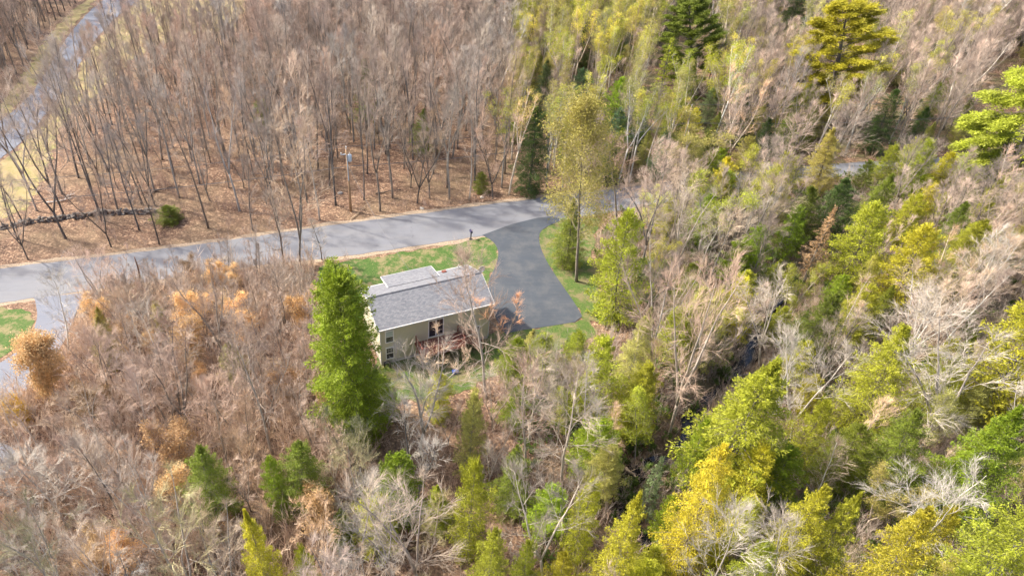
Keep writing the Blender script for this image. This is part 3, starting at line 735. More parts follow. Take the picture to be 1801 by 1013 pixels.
# things about the yard
tub = empty('storage_bin', at_house(6.9, -3.3), HA, 'small blue plastic bin on the grass below the deck', 'bin')
m = MB(); m.box((0, 0, .16), (.55, .36, .3)); m.build('body', M['blue'], tub); m = MB(); m.box((0, 0, .33), (.6, .41, .05)); m.build('lid', M['blue'], tub)
m = MB(); a = [Vector((.55*math.cos(t_)*.55, 0, .62+.42*math.sin(t_))) for t_ in [math.pi+.3-i*(math.pi+.6)/12 for i in range(13)]]
a = [Vector((-.27, 0, 0))]+a+[Vector((.27, 0, 0))]; m.tube(a, [.065]*len(a), 8)
o = m.build('drain_hose', M['black'], None, True); o.location = at_house(.7, -.35); o.rotation_euler = (0, 0, HA-.2); tag(o, 'black corrugated hose arching out of the ground by the house corner', 'hose')
tank = empty('gas_tank', at_house(-1.2, .8), HA, 'white gas tank half hidden by the conifer at the house corner', 'tank')
m = MB(); m.tube([Vector((0, 0, .1)), Vector((0, 0, .16)), Vector((0, 0, 1.1)), Vector((0, 0, 1.22)), Vector((0, 0, 1.26))], [.34, .38, .38, .26, .1], 14); m.build('cylinder', M['white'], tank, True)
m = MB(); m.tube([Vector((0, 0, 1.24)), Vector((0, 0, 1.36))], [.14, .14], 10); m.build('valve_cap', M['steel'], tank); m = MB(); m.tube([Vector((0, 0, 0)), Vector((0, 0, .12))], [.3, .3], 12); m.build('foot_ring', M['steel'], tank)
# mailbox
x, y = W(828, 421); mb = empty('mailbox', (x, y, 0), math.radians(15), 'dark blue mailbox on a post where driveway and road meet', 'mailbox')
m = MB(); m.box((0, 0, .55), (.11, .11, 1.15)); m.box((.0, .12, .98), (.08, .5, .06)); m.build('post', M['black'], mb)
m = MB(); prof = [(-.13, 0), (.13, 0), (.13, .16)]+[(.13*math.cos(i*math.pi/8), .16+.13*math.sin(i*math.pi/8)) for i in range(1, 8)]+[(-.13, .16)]
n = len(prof)
for yy in (-.25, .35): m.v += [(p_[0], yy, 1.05+p_[1]) for p_ in prof]
m.f += [tuple(range(n)), tuple(reversed(range(n, 2*n)))]+[(i, (i+1) % n, n+(i+1) % n, n+i) for i in range(n)]
m.build('box', M['navy'], mb, fix=True); m = MB(); m.box((.15, .05, 1.28), (.015, .05, .2)); m.build('flag', M['redbrick'], mb)
m = MB(); m.tube([Vector((0, -.0, 0)), Vector((0, 0, .06))], [.3, .24], 10); m.build('base_collar', M['black'], mb)
# utility poles and lines
def upole(x, y, h, label, trafo=True):
    p = empty('utility_pole', (x, y, gz(x, y)), math.radians(12), label, 'utility pole')
    m = MB(); m.tube([Vector((0, 0, -.5)), Vector((0.05, 0, h*.5)), Vector((0, 0, h))], [.19, .16, .12], 10); m.build('pole', M['polewood'], p, True)
    m = MB(); m.tube([Vector((0, 0, h)), Vector((0, 0, h+.3))], [.07, .04], 8); m.tube([Vector((0, 0, h+.3)), Vector((0, 0, h+.4))], [.09, .09], 8); m.build('top_insulator', M['white'], p)
    m = MB(); m.box((-.35, 0, h-.7), (.8, .08, .08)); br = m.build('bracket', M['steel'], p)
    m = MB(); m.tube([Vector((-.68, 0, h-.66)), Vector((-.68, 0, h-.42))], [.07, .09], 8); m.build('insulator', M['white'], br)
    if trafo:
        m = MB(); m.tube([Vector((.38, 0, h-1.75)), Vector((.38, 0, h-1.68)), Vector((.38, 0, h-.85)), Vector((.38, 0, h-.8))], [.2, .27, .27, .2], 14); tr = m.build('transformer', M['steel'], p, True)
        m = MB(); m.tube([Vector((.38, 0, h-.82)), Vector((.38, 0, h-.5))], [.06, .05], 8); m.build('bushing', M['white'], tr)
        m = MB(); m.box((.12, 0, h-1.3), (.3, .1, .1)); m.build('bracket', M['steel'], p)
    m = MB(); m.box((0.02, -.155, h*.72), (.1, .08, h*.4)); m.build('cable_guard', M['steel'], p)
    return p
px0, py0 = W(617, 372); PH = 9.2
upole(px0, py0, PH, 'wooden utility pole with grey transformer on the leafy bank above the road')
ends = [W(-330, 452), W(1190, 291), W(1960, 245)]
upole(ends[1][0], ends[1][1], PH, 'second utility pole, hidden among trees right of the driveway mouth', False)
def cable(a, b, sag, label, r=.018):
    m = MB(); pts = [Vector(a).lerp(Vector(b), i/24)-UP*sag*4*(i/24)*(1-i/24) for i in range(25)]; m.tube(pts, [r]*25, 5, False)
    tag(m.build('power_line', M['wire']), label, 'cable')
for dz, nm_ in ((.4, 'highest'), (-2.4, 'lowest')):
    cable((px0, py0, PH+dz), (*ends[0], PH+dz), 1.3, nm_+' overhead line running left from the transformer pole', .022 if dz > 0 else .035)
    cable((px0, py0, PH+dz), (*ends[1], PH+dz), 1.0, nm_+' overhead line running right from the transformer pole', .022 if dz > 0 else .035)
    cable((*ends[1], PH+dz), (*ends[2], PH+dz), 1.5, nm_+' overhead line beyond the second pole, above the far road', .022 if dz > 0 else .035)
cable((px0, py0, PH-1.9), tuple(at_house(6.2, HD, ZE)), 1.0, 'service line dropping from the pole to the house eave', .015)
# old stone wall
def rock(m, c, s, r):
    k = len(m.v); rings = 4; n = 6
    for i in range(rings+1):
        ph = math.pi*i/rings
        for j in range(n):
            th = 2*math.pi*j/n; q = 1+r.uniform(-.22, .22); m.v.append((c[0]+s[0]*q*math.sin(ph)*math.cos(th), c[1]+s[1]*q*math.sin(ph)*math.sin(th), c[2]+s[2]*q*math.cos(ph)))
    for i in range(rings):
        for j in range(n): m.f.append((k+i*n+j, k+(i+1)*n+j, k+(i+1)*n+(j+1) % n, k+i*n+(j+1) % n))
r = random.Random(9); wl = [W(-260, 425), W(-100, 412), W(0, 404), W(60, 393), W(110, 385), W(160, 380), W(215, 375), W(280, 372)]
m = MB()
for a, b in zip(wl[:-1], wl[1:]):
    L = math.hypot(b[0]-a[0], b[1]-a[1])
    for i in range(int(L/.28)):
        t_ = (i+r.random())/(L/.28); x = a[0]+(b[0]-a[0])*t_; y = a[1]+(b[1]-a[1])*t_
        for z in (.12, .38, .6):
            if z > .5 and r.random() < .55: continue
            rock(m, (x+r.gauss(0, .16), y+r.gauss(0, .18), gz(x, y)+z), (r.uniform(.18, .36), r.uniform(.15, .3), r.uniform(.12, .2)), r)
o = m.build('stone_wall', M['stone']); o.color = (.20, .18, .165, 1); tag(o, 'low tumbled grey fieldstone wall in the leaf litter above the road', 'stone wall')
# boulders
for i, (bx, by, s, lab) in enumerate([(1195, 800, .5, 'pale boulder beside the stream bend'), (750, 820, .45, 'small grey boulder on the brown leaves below the yard'), (848, 348, .3, 'small pale rock on the shoulder across from the mailbox'), (742, 368, .35, 'flat pale rock at the upper road edge'), (598, 340, .4, 'grey rock left of the utility pole'), (398, 457, .5, 'big grey rock among thicket stems below the road')]):
    x, y = W(bx, by); m = MB(); rock(m, (0, 0, .1), (s, s*.75, s*.55), r); o = m.build('boulder', M['stone']); o.location = (x, y, gz(x, y)); o.color = (.40, .37, .33, 1); tag(o, lab, 'boulder')
# fallen trunks
def log(a, b, r0, label, mat='rot', col=None, lift=.15, stubs=3):
    A = W(*a); B = W(*b); m = MB(); rr = random.Random(a[0]); n = 7; pts = []
    for i in range(n+1):
        t_ = i/n; x = A[0]+(B[0]-A[0])*t_; y = A[1]+(B[1]-A[1])*t_; pts.append(Vector((x+rr.gauss(0, .05), y+rr.gauss(0, .05), max(gz(x, y), -.6)+lift+r0*.5)))
    m.tube(pts, [r0*(1-.55*i/n) for i in range(n+1)], 7)
    for k in range(stubs):
        p, d = at(pts, rr.uniform(.3, .95)); q = path(rr, p, sidedir(rr, d, .9)+UP*.3, rr.uniform(.5, 1.6), 3, .1, .02); m.tube(q, [r0*.3, r0*.22, r0*.15, r0*.06], 4, False)
    o = m.build('fallen_trunk', M[mat], None, True); 
    if col: o.color = (*col, 1)
    return tag(o, label, 'log')
log((1100, 818), (1127, 838), .16, 'pale broken trunk lying across the dark stream')
log((1083, 862), (1106, 872), .11, 'short tan trunk lying over the stream by the yellow conifer')
log((82, 358), (126, 349), .10, 'thin pale trunk on the leaves above the stone wall', 'birch_bark', (.75, .72, .68))
log((118, 344), (131, 341), .07, 'short white stick on the leaves below the meadow', 'birch_bark', (.8, .77, .72))
log((268, 340), (322, 331), .09, 'thin dark trunk lying on the slope above the juniper', 'bark', (.10, .08, .07))
log((1, 826), (34, 805), .2, 'thick tan trunk fallen beside the grey parking pad')
log((660, 341), (705, 338), .10, 'dark trunk lying on leaves right of the utility pole', 'bark', (.09, .075, .07))
log((618, 388), (652, 356), .07, 'leaning pale broken limb at the foot of the utility pole')
log((1395, 640), (1300, 655), .13, 'grey trunk fallen over the upper stream', 'bark', (.30, .28, .26))
log((20, 985), (60, 930), .14, 'dark rotting trunk on brown leaves, lower left corner', 'bark', (.10, .085, .07))
log((1610, 720), (1660, 690), .1, 'tan trunk lying under trees at far right')
# cut boards
x, y = W(487, 640); pl = empty('board_pile', (x, y, gz(x, y)), .4, 'pile of cut tan boards under the bare trees left of the conifer', 'board pile')
r = random.Random(4)
for i in range(7):
    m = MB(); m.box((0, 0, 0), (r.uniform(1.2, 2.4), .16, .06)); o = m.build('board', M['straw'], pl); o.location = (r.gauss(0, .2), -.5+i*.17, .25+i % 3*.075); o.rotation_euler = (0, 0, r.gauss(0, .3))
# ------------------------------------------------------------ trees that can be told apart
# (kind, foot x, foot y, top y, crown width, label, bark, twig, leaf)
TT = [
('yard_conifer', 630, 772, 482, 112, 'tall broad green conifer standing against the left corner of the house', 'dark', 0, 'green'),
('hemlock', 938, 338, 185, 66, 'dark green hemlock at the upper road edge, left of the tall olive tree', 'dark', 0, 'dark'),
('thin_fir', 642, 225, 100, 80, 'see-through dark conifer among bare trunks behind the utility pole', 'grey', 0, 'mid'),
('pine', 1225, 165, -8, 96, 'dark tiered pine at the upper edge above the birches', 'dark', 0, 'mid'),
('cedar', 1021, 232, 122, 56, 'blue-green cone-shaped conifer behind the olive-topped tree', 'grey', 0, 'blue'),
('cedar', 1083, 232, 142, 52, 'small bright green conifer right of the blue-green one', 'grey', 0, 'green'),
('broad', 1014, 495, 172, 132, 'tall tree with olive-yellow crown and bare stem by the driveway', 'grey', 'olive', 'olive'),
('hemlock', 1004, 468, 352, 66, 'dark green low conifer behind the two bare stems at the driveway', 'dark', 0, 'mid'),
('cedar', 1092, 560, 373, 100, 'pointed yellow-green conifer right of the grass strip', 'grey', 0, 'lime'),
('cedar', 1216, 262, 190, 40, 'small golden yellow conifer top right of the olive tree', 'grey', 0, 'yellow'),
('leafing', 1200, 330, 210, 88, 'soft olive leafing tree below the golden conifer top', 'pale', 'olive', 'olive'),
('leafing', 1245, 460, 320, 82, 'fresh green leafing tree between road and right-hand forest', 'pale', 'pale', 'lime'),
('pine', 1274, 510, 424, 50, 'small tiered green pine under the pale forked stem', 'grey', 0, 'green'),
('cedar', 1392, 450, 360, 50, 'narrow green conifer left of the rust-coloured one', 'grey', 0, 'green'),
('thin_fir', 1446, 488, 352, 62, 'rust-coloured dying conifer with bare layered limbs', 'tan', 0, 'rust'),
('cedar', 1512, 500, 358, 92, 'feathery bright green conifer right of the rust-coloured one', 'grey', 0, 'lime'),
('hemlock', 1475, 430, 310, 80, 'dark hemlock behind the rust-coloured conifer', 'dark', 0, 'dark'),
('hemlock', 1415, 425, 318, 70, 'dark hemlock left of and behind the rust-coloured conifer', 'dark', 0, 'mid'),
('hemlock', 1545, 405, 300, 66, 'mid green hemlock behind the feathery bright conifer', 'dark', 0, 'mid'),
('cedar', 1598, 545, 400, 104, 'wide yellow conifer with slanting outline in the bare trees at right', 'grey', 0, 'yellow'),
('hemlock', 1553, 268, 158, 54, 'dark green conifer just above the far road', 'dark', 0, 'dark'),
('pine', 1446, 215, 4, 135, 'tall white pine with long level limbs and clear dark trunk, upper right', 'dark', 0, 'yellow'),
('pine', 1778, 345, 98, 170, 'white pine with wide yellow-green tiers at the right edge', 'grey', 0, 'lime'),
('cedar', 1785, 735, 505, 150, 'large yellow conifer cut by the right edge', 'grey', 0, 'yellow'),
('hemlock', 1545, 760, 580, 116, 'rounded olive-green conifer between two pale bare trees at right', 'grey', 0, 'lime'),
('hemlock', 1432, 640, 515, 88, 'dark green conifer above the twin-stemmed white tree', 'grey', 0, 'mid'),
('hemlock', 1566, 880, 732, 102, 'deep green conifer, lower right, below the rounded olive one', 'grey', 0, 'mid'),
('hemlock', 1298, 850, 628, 190, 'biggest yellow-green hemlock, right of the stream bend', 'grey', 0, 'lime'),
('hemlock', 1236, 985, 770, 112, 'golden yellow hemlock directly right of the dark stream', 'grey', 0, 'gold'),
('cedar', 1318, 900, 785, 78, 'yellow-green conifer right of the golden hemlock', 'grey', 0, 'yellow'),
('cedar', 1425, 815, 708, 64, 'small pointed green conifer leaning right of the biggest hemlock', 'grey', 0, 'lime'),
('hemlock', 1725, 920, 728, 150, 'broad bright green conifer near the right edge, lower down', 'grey', 0, 'green'),
('cedar', 1688, 880, 760, 60, 'slim green conifer left of the broad bright one near the right edge', 'grey', 0, 'lime'),
('hemlock', 1745, 1100, 885, 170, 'bright lime conifer in the lower right corner', 'grey', 0, 'lime'),
('hemlock', 1560, 1110, 915, 140, 'golden conifer at the lower edge, right part', 'grey', 0, 'gold'),
('hemlock', 1395, 1030, 855, 90, 'yellow-green conifer at lower right behind a white bare tree', 'grey', 0, 'yellow'),
('hemlock', 1455, 1040, 858, 96, 'fresh green conifer beside the yellow-green one at lower right', 'grey', 0, 'lime'),
('hemlock', 1085, 1080, 868, 104, 'bright yellow conifer left of the stream near the lower edge', 'grey', 0, 'yellow'),
('cedar', 1022, 990, 850, 64, 'lime-green conifer left of the bright yellow one near the lower edge', 'grey', 0, 'lime'),
('leafing', 1135, 800, 684, 66, 'round fresh green leafing tree left of the tall pale trunk', 'grey', 'olive', 'lime'),
('cedar', 1046, 742, 594, 84, 'yellow-green conifer below the back yard grass', 'grey', 0, 'lime'),
('hemlock', 1118, 680, 540, 70, 'dim olive conifer behind the tall pale bare trees', 'grey', 0, 'olive'),
('cedar', 826, 975, 812, 76, 'bright lime conifer, lower middle of the picture', 'grey', 0, 'lime'),
('cedar', 828, 835, 688, 56, 'small yellow-green pointed conifer at the lower yard edge', 'grey', 0, 'olive'),
('cedar', 700, 905, 800, 96, 'low green conifer on brown leaves below the yard', 'grey', 0, 'green'),
('cedar', 487, 905, 806, 52, 'small green cedar left of the dark hemlock, lower left', 'grey', 0, 'green'),
('hemlock', 468, 1090, 886, 92, 'brilliant yellow conifer at the lower edge, left of centre', 'grey', 0, 'yellow'),
('cedar', 535, 1060, 962, 50, 'short lime conifer right of the brilliant yellow one', 'grey', 0, 'lime'),
('hemlock', 858, 1090, 930, 80, 'lime-green conifer at the lower edge near the middle', 'grey', 0, 'lime'),
('cedar', 922, 1060, 955, 52, 'small lime conifer at the lower edge right of the middle one', 'grey', 0, 'lime'),
('hemlock', 368, 925, 790, 92, 'dark green hemlock in the lower left bare woods', 'grey', 0, 'mid'),
('hemlock', 532, 900, 778, 90, 'dull green hemlock right of the small cedar, lower left', 'grey', 0, 'mid'),
('cedar', 985, 1060, 975, 54, 'golden conifer tip at the lower edge', 'grey', 0, 'gold'),
('thin_fir', 1150, 905, 786, 62, 'sage green thin conifer on the stream bank', 'grey', 0, 'sage'),
('cedar', 1180, 935, 858, 48, 'small green conifer below the thin sage one at the stream', 'grey', 0, 'green'),
('cedar', 848, 338, 303, 30, 'small round evergreen on the bank above the road', 'grey', 0, 'mid'),
('cedar', 460, 222, 178, 34, 'small evergreen among bare trunks above left of the pole', 'grey', 0, 'mid'),
('cedar', 1250, 222, 152, 40, 'soft green conifer between birch stems, upper middle', 'grey', 0, 'sage'),
('thin_fir', 1166, 205, 70, 60, 'yellow-green airy conifer among birches', 'grey', 0, 'lime'),
('leafing', 1270, 222, 56, 50, 'slim tree with lime leaf cloud and white stem, upper middle', 'white', 'pale', 'lime'),
('cedar', 1640, 208, 150, 34, 'small dark conifer in pinkish woods, upper right', 'grey', 0, 'mid'),
('hemlock', 1754, 330, 232, 44, 'dark green conifer by the far road near the right edge', 'grey', 0, 'dark'),
('cedar', 1660, 335, 262, 46, 'golden conifer beside the far road', 'grey', 0, 'yellow'),
('cedar', 1556, 330, 256, 44, 'yellow-green conifer at the gap where the far road shows', 'grey', 0, 'lime'),
('cedar', 1518, 345, 284, 36, 'small green conifer left of the far road gap', 'grey', 0, 'mid'),
('hemlock', 1400, 60, -40, 60, 'dark conifer at the upper edge right of the birches', 'dark', 0, 'dark'),
('leafing', 1325, 420, 280, 64, 'light green leafing tree in the middle of the right-hand forest', 'pale', 'olive', 'lime'),
('cedar', 1310, 300, 240, 44, 'lime conifer near the hidden bend of the road', 'grey', 0, 'olive'),
('cedar', 1220, 850, 740, 50, 'green conifer leaning over the stream bend', 'grey', 0, 'green'),
('hemlock', 905, 900, 790, 76, 'dull green hemlock right of the bright lime conifer, lower middle', 'grey', 0, 'mid'),
('cedar', 1640, 1000, 900, 60, 'small golden conifer behind the white spreading tree, lower right', 'grey', 0, 'gold'),
('cedar', 1320, 1080, 960, 80, 'lime conifer at the lower edge right of the stream', 'grey', 0, 'lime'),
# bare ones
('spread', 115, 418, 150, 130, 'dark thick bare tree below the stone wall, upper left', 'dark', 'grey', 0),
('spread', 112, 378, 130, 110, 'dark bare tree just above the stone wall, upper left', 'dark', 'grey', 0),
('woods', 52, 333, 110, 90, 'bare tree standing in the yellow meadow edge, far left', 'grey', 'grey', 0),
('woods', 180, 390, 120, 80, 'tall bare tree with flared foot on the stone wall', 'dark', 'grey', 0),
('woods', 172, 366, 110, 70, 'bare tree behind the one on the stone wall', 'dark', 'grey', 0),
('woods', 208, 373, 130, 66, 'straight bare tree at the right end of the stone wall', 'grey', 'grey', 0),
('woods', 138, 312, 60, 80, 'leaning bare tree at the meadow corner', 'dark', 'grey', 0),
('slim', 178, 322, 120, 50, 'thin bare tree on the open leafy slope, left', 'dark', 'grey', 0),
('woods', 187, 296, 60, 66, 'bare tree on the slope right of the meadow', 'grey', 'grey', 0),
('woods', 250, 358, 110, 72, 'double bare tree above the juniper bush', 'grey', 'grey', 0),
('slim', 273, 362, 130, 56, 'thin dark bare tree directly above the juniper bush', 'dark', 'grey', 0),
('spread', 528, 470, 195, 120, 'pale bushy bare tree on the near road edge, left of the yard', 'grey', 'tan', 0),
('slim', 500, 472, 330, 70, 'small bare tree beside the pale bushy one at the road', 'dark', 'grey', 0),
('slim', 566, 457, 385, 40, 'short dark sapling on the near road edge', 'dark', 'pale', 0),
('spread', 512, 305, 178, 98, 'whitish broad bare crown above the road, left of the pole', 'pale', 'white', 0),
('spread', 762, 306, 110, 96, 'dark bare tree forked low in a V above the road', 'dark', 'grey', 0),
('woods', 691, 349, 90, 80, 'straight grey bare tree on the bank right of the pole', 'grey', 'grey', 0),
('woods', 640, 352, 120, 60, 'bare tree close behind the utility pole', 'dark', 'grey', 0),
('woods', 835, 322, 110, 74, 'bare tree on the bank near the small round evergreen', 'dark', 'grey', 0),
('woods', 888, 300, 80, 70, 'bare tree left of the dark hemlock', 'grey', 'grey', 0),
('woods', 580, 330, 80, 70, 'bare tree left of the utility pole on the slope', 'dark', 'grey', 0),
('spread', 122, 622, 488, 96, 'white forked bare tree over the side driveway', 'white', 'white', 0),
('spread', 738, 800, 600, 176, 'bare tree with drooping spread limbs in the yard before the house', 'pale', 'pale', 0),
('spread', 856, 700, 462, 160, 'pale bare tree standing in front of the deck', 'pale', 'pink', 0),
('slim', 772, 700, 590, 60, 'thin bare sapling left of the deck', 'pale', 'tan', 0),
('spread', 1182, 752, 440, 170, 'tallest pale bare tree with clear trunk in the right-hand forest', 'pale', 'pink', 0),
('spread', 1148, 672, 432, 120, 'pale bare tree left of the tallest pale one', 'pale', 'pink', 0),
('spread', 1392, 775, 578, 130, 'twin-stemmed white bare tree right of the biggest hemlock', 'white', 'white', 0),
('slim', 1372, 730, 585, 70, 'white bare tree left of the twin-stemmed one', 'white', 'white', 0),
('spread', 1640, 785, 560, 190, 'wide pale bare tree with long level limbs, right side', 'pale', 'white', 0),
('spread', 1580, 690, 510, 150, 'pale bare tree with fan-shaped crown above the rounded conifer', 'white', 'pale', 0),
('spread', 745, 1040, 840, 200, 'wide whitish bare tree at the lower edge, middle', 'pale', 'pale', 0),
('spread', 690, 1010, 860, 130, 'whitish bare tree left of the wide one at the lower edge', 'pale', 'pale', 0),
('spread', 955, 1020, 820, 150, 'white bare tree with starry limbs near the lower edge', 'white', 'white', 0),
('spread', 985, 860, 650, 150, 'pinkish bare tree with dense crown below the yard', 'pale', 'pale', 0),
('spread', 925, 830, 640, 120, 'tan-crowned bare tree at the lower yard edge', 'pale', 'pink', 0),
('slim', 1035, 800, 660, 80, 'small upright bare tree right of the tan-crowned one', 'pale', 'pale', 0),
('spread', 1240, 1060, 880, 130, 'leaning pale bare tree at the lower edge right of the stream', 'pale', 'white', 0),
('spread', 1360, 1060, 885, 120, 'white bare tree with level limbs at the lower edge, right', 'white', 'white', 0),
('spread', 1610, 985, 840, 170, 'white spreading bare tree in the lower right', 'white', 'white', 0),
('spread', 130, 940, 780, 150, 'pale bare tree with drooping limbs, lower left', 'pale', 'pale', 0),
('spread', 235, 950, 760, 130, 'dark forked bare tree on brown leaves, lower left', 'dark', 'grey', 0),
('spread', 130, 1090, 900, 140, 'pale bare tree at the lower left edge', 'pale', 'olive', 0),
('spread', 360, 1080, 880, 170, 'olive-grey broad bare tree at the lower edge, left', 'pale', 'olive', 0),
('spread', 235, 1090, 920, 120, 'leaning pale bare tree at the lower edge, left part', 'pale', 'pale', 0),
('spread', 340, 780, 590, 150, 'tan bare tree in the middle of the lower left woods', 'grey', 'pink', 0),
('spread', 480, 800, 590, 140, 'pinkish bare tree left of the broad house conifer', 'pale', 'pink', 0),
('spread', 400, 640, 470, 130, 'bare tree in the thicket below the road, left of the house', 'grey', 'grey', 0),
('slim', 735, 875, 700, 90, 'dark-trunked bare tree on brown leaves under the yard', 'dark', 'pale', 0),
('spread', 1340, 630, 470, 110, 'whitish bare tree leaning over the upper stream', 'white', 'white', 0),
('slim', 1230, 480, 385, 60, 'pale forked stem above the small tiered pine', 'white', 'pale', 0),
('slim', 1660, 130, -30, 60, 'white-limbed birchlike tree, upper right edge of the woods', 'white', 'white', 0),
('spread', 1130, 470, 300, 120, 'pinkish bare tree over the grey road bend', 'grey', 'pink', 0),
('spread', 1085, 425, 240, 120, 'bare tree right of the olive-topped tree over the road', 'grey', 'pink', 0),
('spread', 1190, 500, 330, 110, 'arching pale bare tree beside the fresh green leafing tree', 'pale', 'pale', 0),
# shrubs
('leafy_bush', 103, 712, 602, 84, 'round bush full of pale orange withered leaves by the side driveway', 'grey', 'tan', 'tan'),
('flower_bush', 47, 752, 708, 46, 'small bright yellow flowering bush, lower left', 'grey', 'tan', 'forsythia'),
('cedar', 297, 388, 360, 44, 'spreading green juniper bush at the end of the stone wall', 'grey', 0, 'mid'),
('slim', 893, 606, 512, 60, 'orange-twigged sapling at the right house corner', 'grey', 'orange', 0),
('leafing', 828, 800, 690, 44, 'yellow-leaved sapling at the lower yard edge', 'grey', 'olive', 'fresh'),
]
for (k, bx, by, ty, wp, lab, bk, tg, lf) in TT:
    ko = R0.uniform(-.0, .0)
    tree(k, bx, by, ty, wp, lab, bark=bk, twig=tg or 'grey', leaf=lf or 'mid')
# charred-looking snag on the near road edge
x, y = W(256, 520); sn = empty('dead_snag', (x, y, 0), 0, 'dark peeling dead snag with broken top at the near road edge', 'snag')
T = MB(); r = random.Random(3); pts = path(r, Vector((0, 0, -.3)), rdir(r, .1, 3.0), 5.6, 8, .04, 0); T.tube(pts, [.17, .15, .14, .13, .12, .1, .09, .07, .05], 7); o = T.build('trunk', M['birch_bark'], sn, True); o.color = (.16, .10, .075, 1)
T = MB()
for t_ in (.35, .5, .6, .72, .85):
    p, d = at(pts, t_); q = path(r, p, rdir(r, 1.3, r.uniform(0, 6.28)), r.uniform(.4, 1.1), 3, .1, .05); T.tube(q, [.035, .025, .02, .01], 4, False)
o = T.build('stubs', M['bark'], sn); o.color = (.14, .10, .08, 1)

# ------------------------------------------------------------ filling in the woods
PROT = [[(62, 545), (135, 530), (112, 595), (50, 650), (0, 650), (40, 612)], [(470, 398), (700, 376), (860, 355), (975, 345), (985, 388), (948, 415), (1024, 560), (900, 580), (870, 480), (850, 460), (760, 460), (640, 500), (600, 470), (560, 455), (470, 462)],
        [(640, 505), (760, 465), (850, 470), (872, 535), (865, 590), (740, 640), (670, 640)],
        [(0, 478), (90, 470), (100, 520), (60, 560), (0, 530)], [(0, 545), (55, 550), (80, 590), (30, 640), (0, 635)],
        [(595, 250), (635, 250), (635, 372), (595, 372)], [(700, 790), (780, 790), (780, 820), (680, 810)],
        [(1530, 280), (1570, 276), (1570, 300), (1530, 303)]]
POLEP = [[(598, 252), (632, 252), (632, 370), (598, 370)]]
LANEP = [LANE_L+LANE_R[::-1], MEADOW[:8]+MEADOW[10:], [(0, 290), (66, 230), (95, 250), (72, 335), (30, 380), (0, 390)]]
for t_ in TT:
    if t_[0] in ('hemlock', 'cedar', 'pine', 'yard_conifer', 'thin_fir') or 'round bush' in t_[5] or 'flowering' in t_[5]:
        tx = TOPX.get((t_[1], t_[2]), t_[1]); w_ = t_[4]*.3; yb = t_[3]+.6*(t_[2]-t_[3])
        PROT.append([(tx-w_*.6, t_[3]+4), (tx+w_*.6, t_[3]+4), (tx+w_, yb), (tx-w_, yb)])
def covers(x, y, h, R, prot=PROT):
    for t in (0.05, .3, .5, .7, .85, 1.0):
        rr = R*(0 if t < .3 else .75)
        for s in (-1, 0, 1):
            px, py, _ = P(x+s*rr, y, h*t)
            for q in prot:
                if inpoly(px, py, q): return True
    return False
def pick(r, l):
    s = sum(a[1] for a in l)*r.random()
    for a in l:
        s -= a[1]
        if s <= 0: return a
    return l[-1]
# kind, weight, height range, barks, twigs, leaves
Z = dict(
 A=[('woods', 12, (13, 18), ['grey', 'dark', 'grey', 'pale'], ['grey', 'grey', 'pale', 'pink'], []), ('slim', 4, (8, 14), ['dark', 'grey'], ['grey', 'pink', 'tan'], []), ('hemlock', .05, (5, 9), ['grey'], [0], ['mid', 'dark'])],
 T=[('hemlock', 5, (7, 12), ['grey'], [0], ['dark', 'mid', 'dark', 'green']), ('birch', 5, (11, 14), ['white'], ['pale'], ['fresh', 'olive']), ('slim', 4, (10, 13), ['white', 'pale'], ['grey', 'tan'], [])],
 B=[('birch', 10, (11, 15), ['white', 'pale'], ['pale', 'tan', 'pale'], ['fresh', 'olive', 'olive', 'lime']), ('slim', 5, (9, 13), ['white', 'white'], ['tan', 'grey', 'pale'], []), ('hemlock', 2.4, (5, 10), ['grey'], [0], ['mid', 'dark', 'dark', 'green', 'blue']), ('leafing', 1.2, (8, 12), ['pale'], ['olive'], ['lime', 'olive'])],
 C=[('slim', 7, (10, 15), ['pale', 'grey', 'white'], ['pink', 'pale', 'tan', 'grey'], []), ('woods', 3, (12, 15), ['pale', 'grey'], ['grey', 'tan'], []), ('birch', 2, (11, 14), ['white', 'pale'], ['pale'], ['fresh', 'olive']), ('hemlock', 2.2, (5, 9), ['grey'], [0], ['mid', 'dark', 'olive'])],
 D=[('bush', 3, (2.5, 4.5), ['pale', 'grey'], ['grey', 'pale', 'tan'], []), ('slim', 2, (4, 7), ['grey', 'pale'], ['pale', 'tan', 'grey'], []), ('withered', .7, (2.5, 5), ['grey'], ['orange', 'tan'], ['tan', 'rust'])],
 E=[('spread', 6, (6, 11), ['pale', 'white', 'grey'], ['pink', 'tan', 'pale', 'pink'], []), ('slim', 3, (6, 10), ['pale', 'grey'], ['pink', 'tan', 'grey'], []), ('withered', 1.6, (3, 6), ['grey'], ['orange', 'pink'], ['tan', 'tan', 'rust']), ('hemlock', .2, (4, 7), ['grey'], [0], ['mid', 'olive'])],
 F=[('spread', 4, (7, 11), ['pale', 'grey'], ['pale', 'pink', 'olive'], []), ('hemlock', 3.4, (5, 9), ['grey'], [0], ['mid', 'lime', 'olive', 'lime']), ('cedar', 1.6, (4, 8), ['grey'], [0], ['green', 'lime']), ('slim', 2, (6, 10), ['pale'], ['pale', 'tan'], []), ('leafing', 1, (5, 9), ['pale'], ['olive'], ['olive', 'lime'])],
 G=[('spread', 4.5, (8, 12), ['pale', 'white', 'grey'], ['pink', 'pale', 'tan', 'tan', 'grey'], []), ('slim', 4, (7, 12), ['pale', 'white'], ['pale', 'tan', 'pink'], []), ('hemlock', 3.2, (5, 10), ['grey'], [0], ['mid', 'lime', 'olive', 'lime', 'yellow']), ('cedar', 2.2, (4, 8), ['grey'], [0], ['lime', 'green', 'yellow', 'lime']), ('leafing', 1.2, (6, 10), ['pale'], ['olive', 'pale'], ['olive', 'lime', 'fresh'])],
)
rt = sorted(ROAD_T); rb = sorted(ROAD_B)
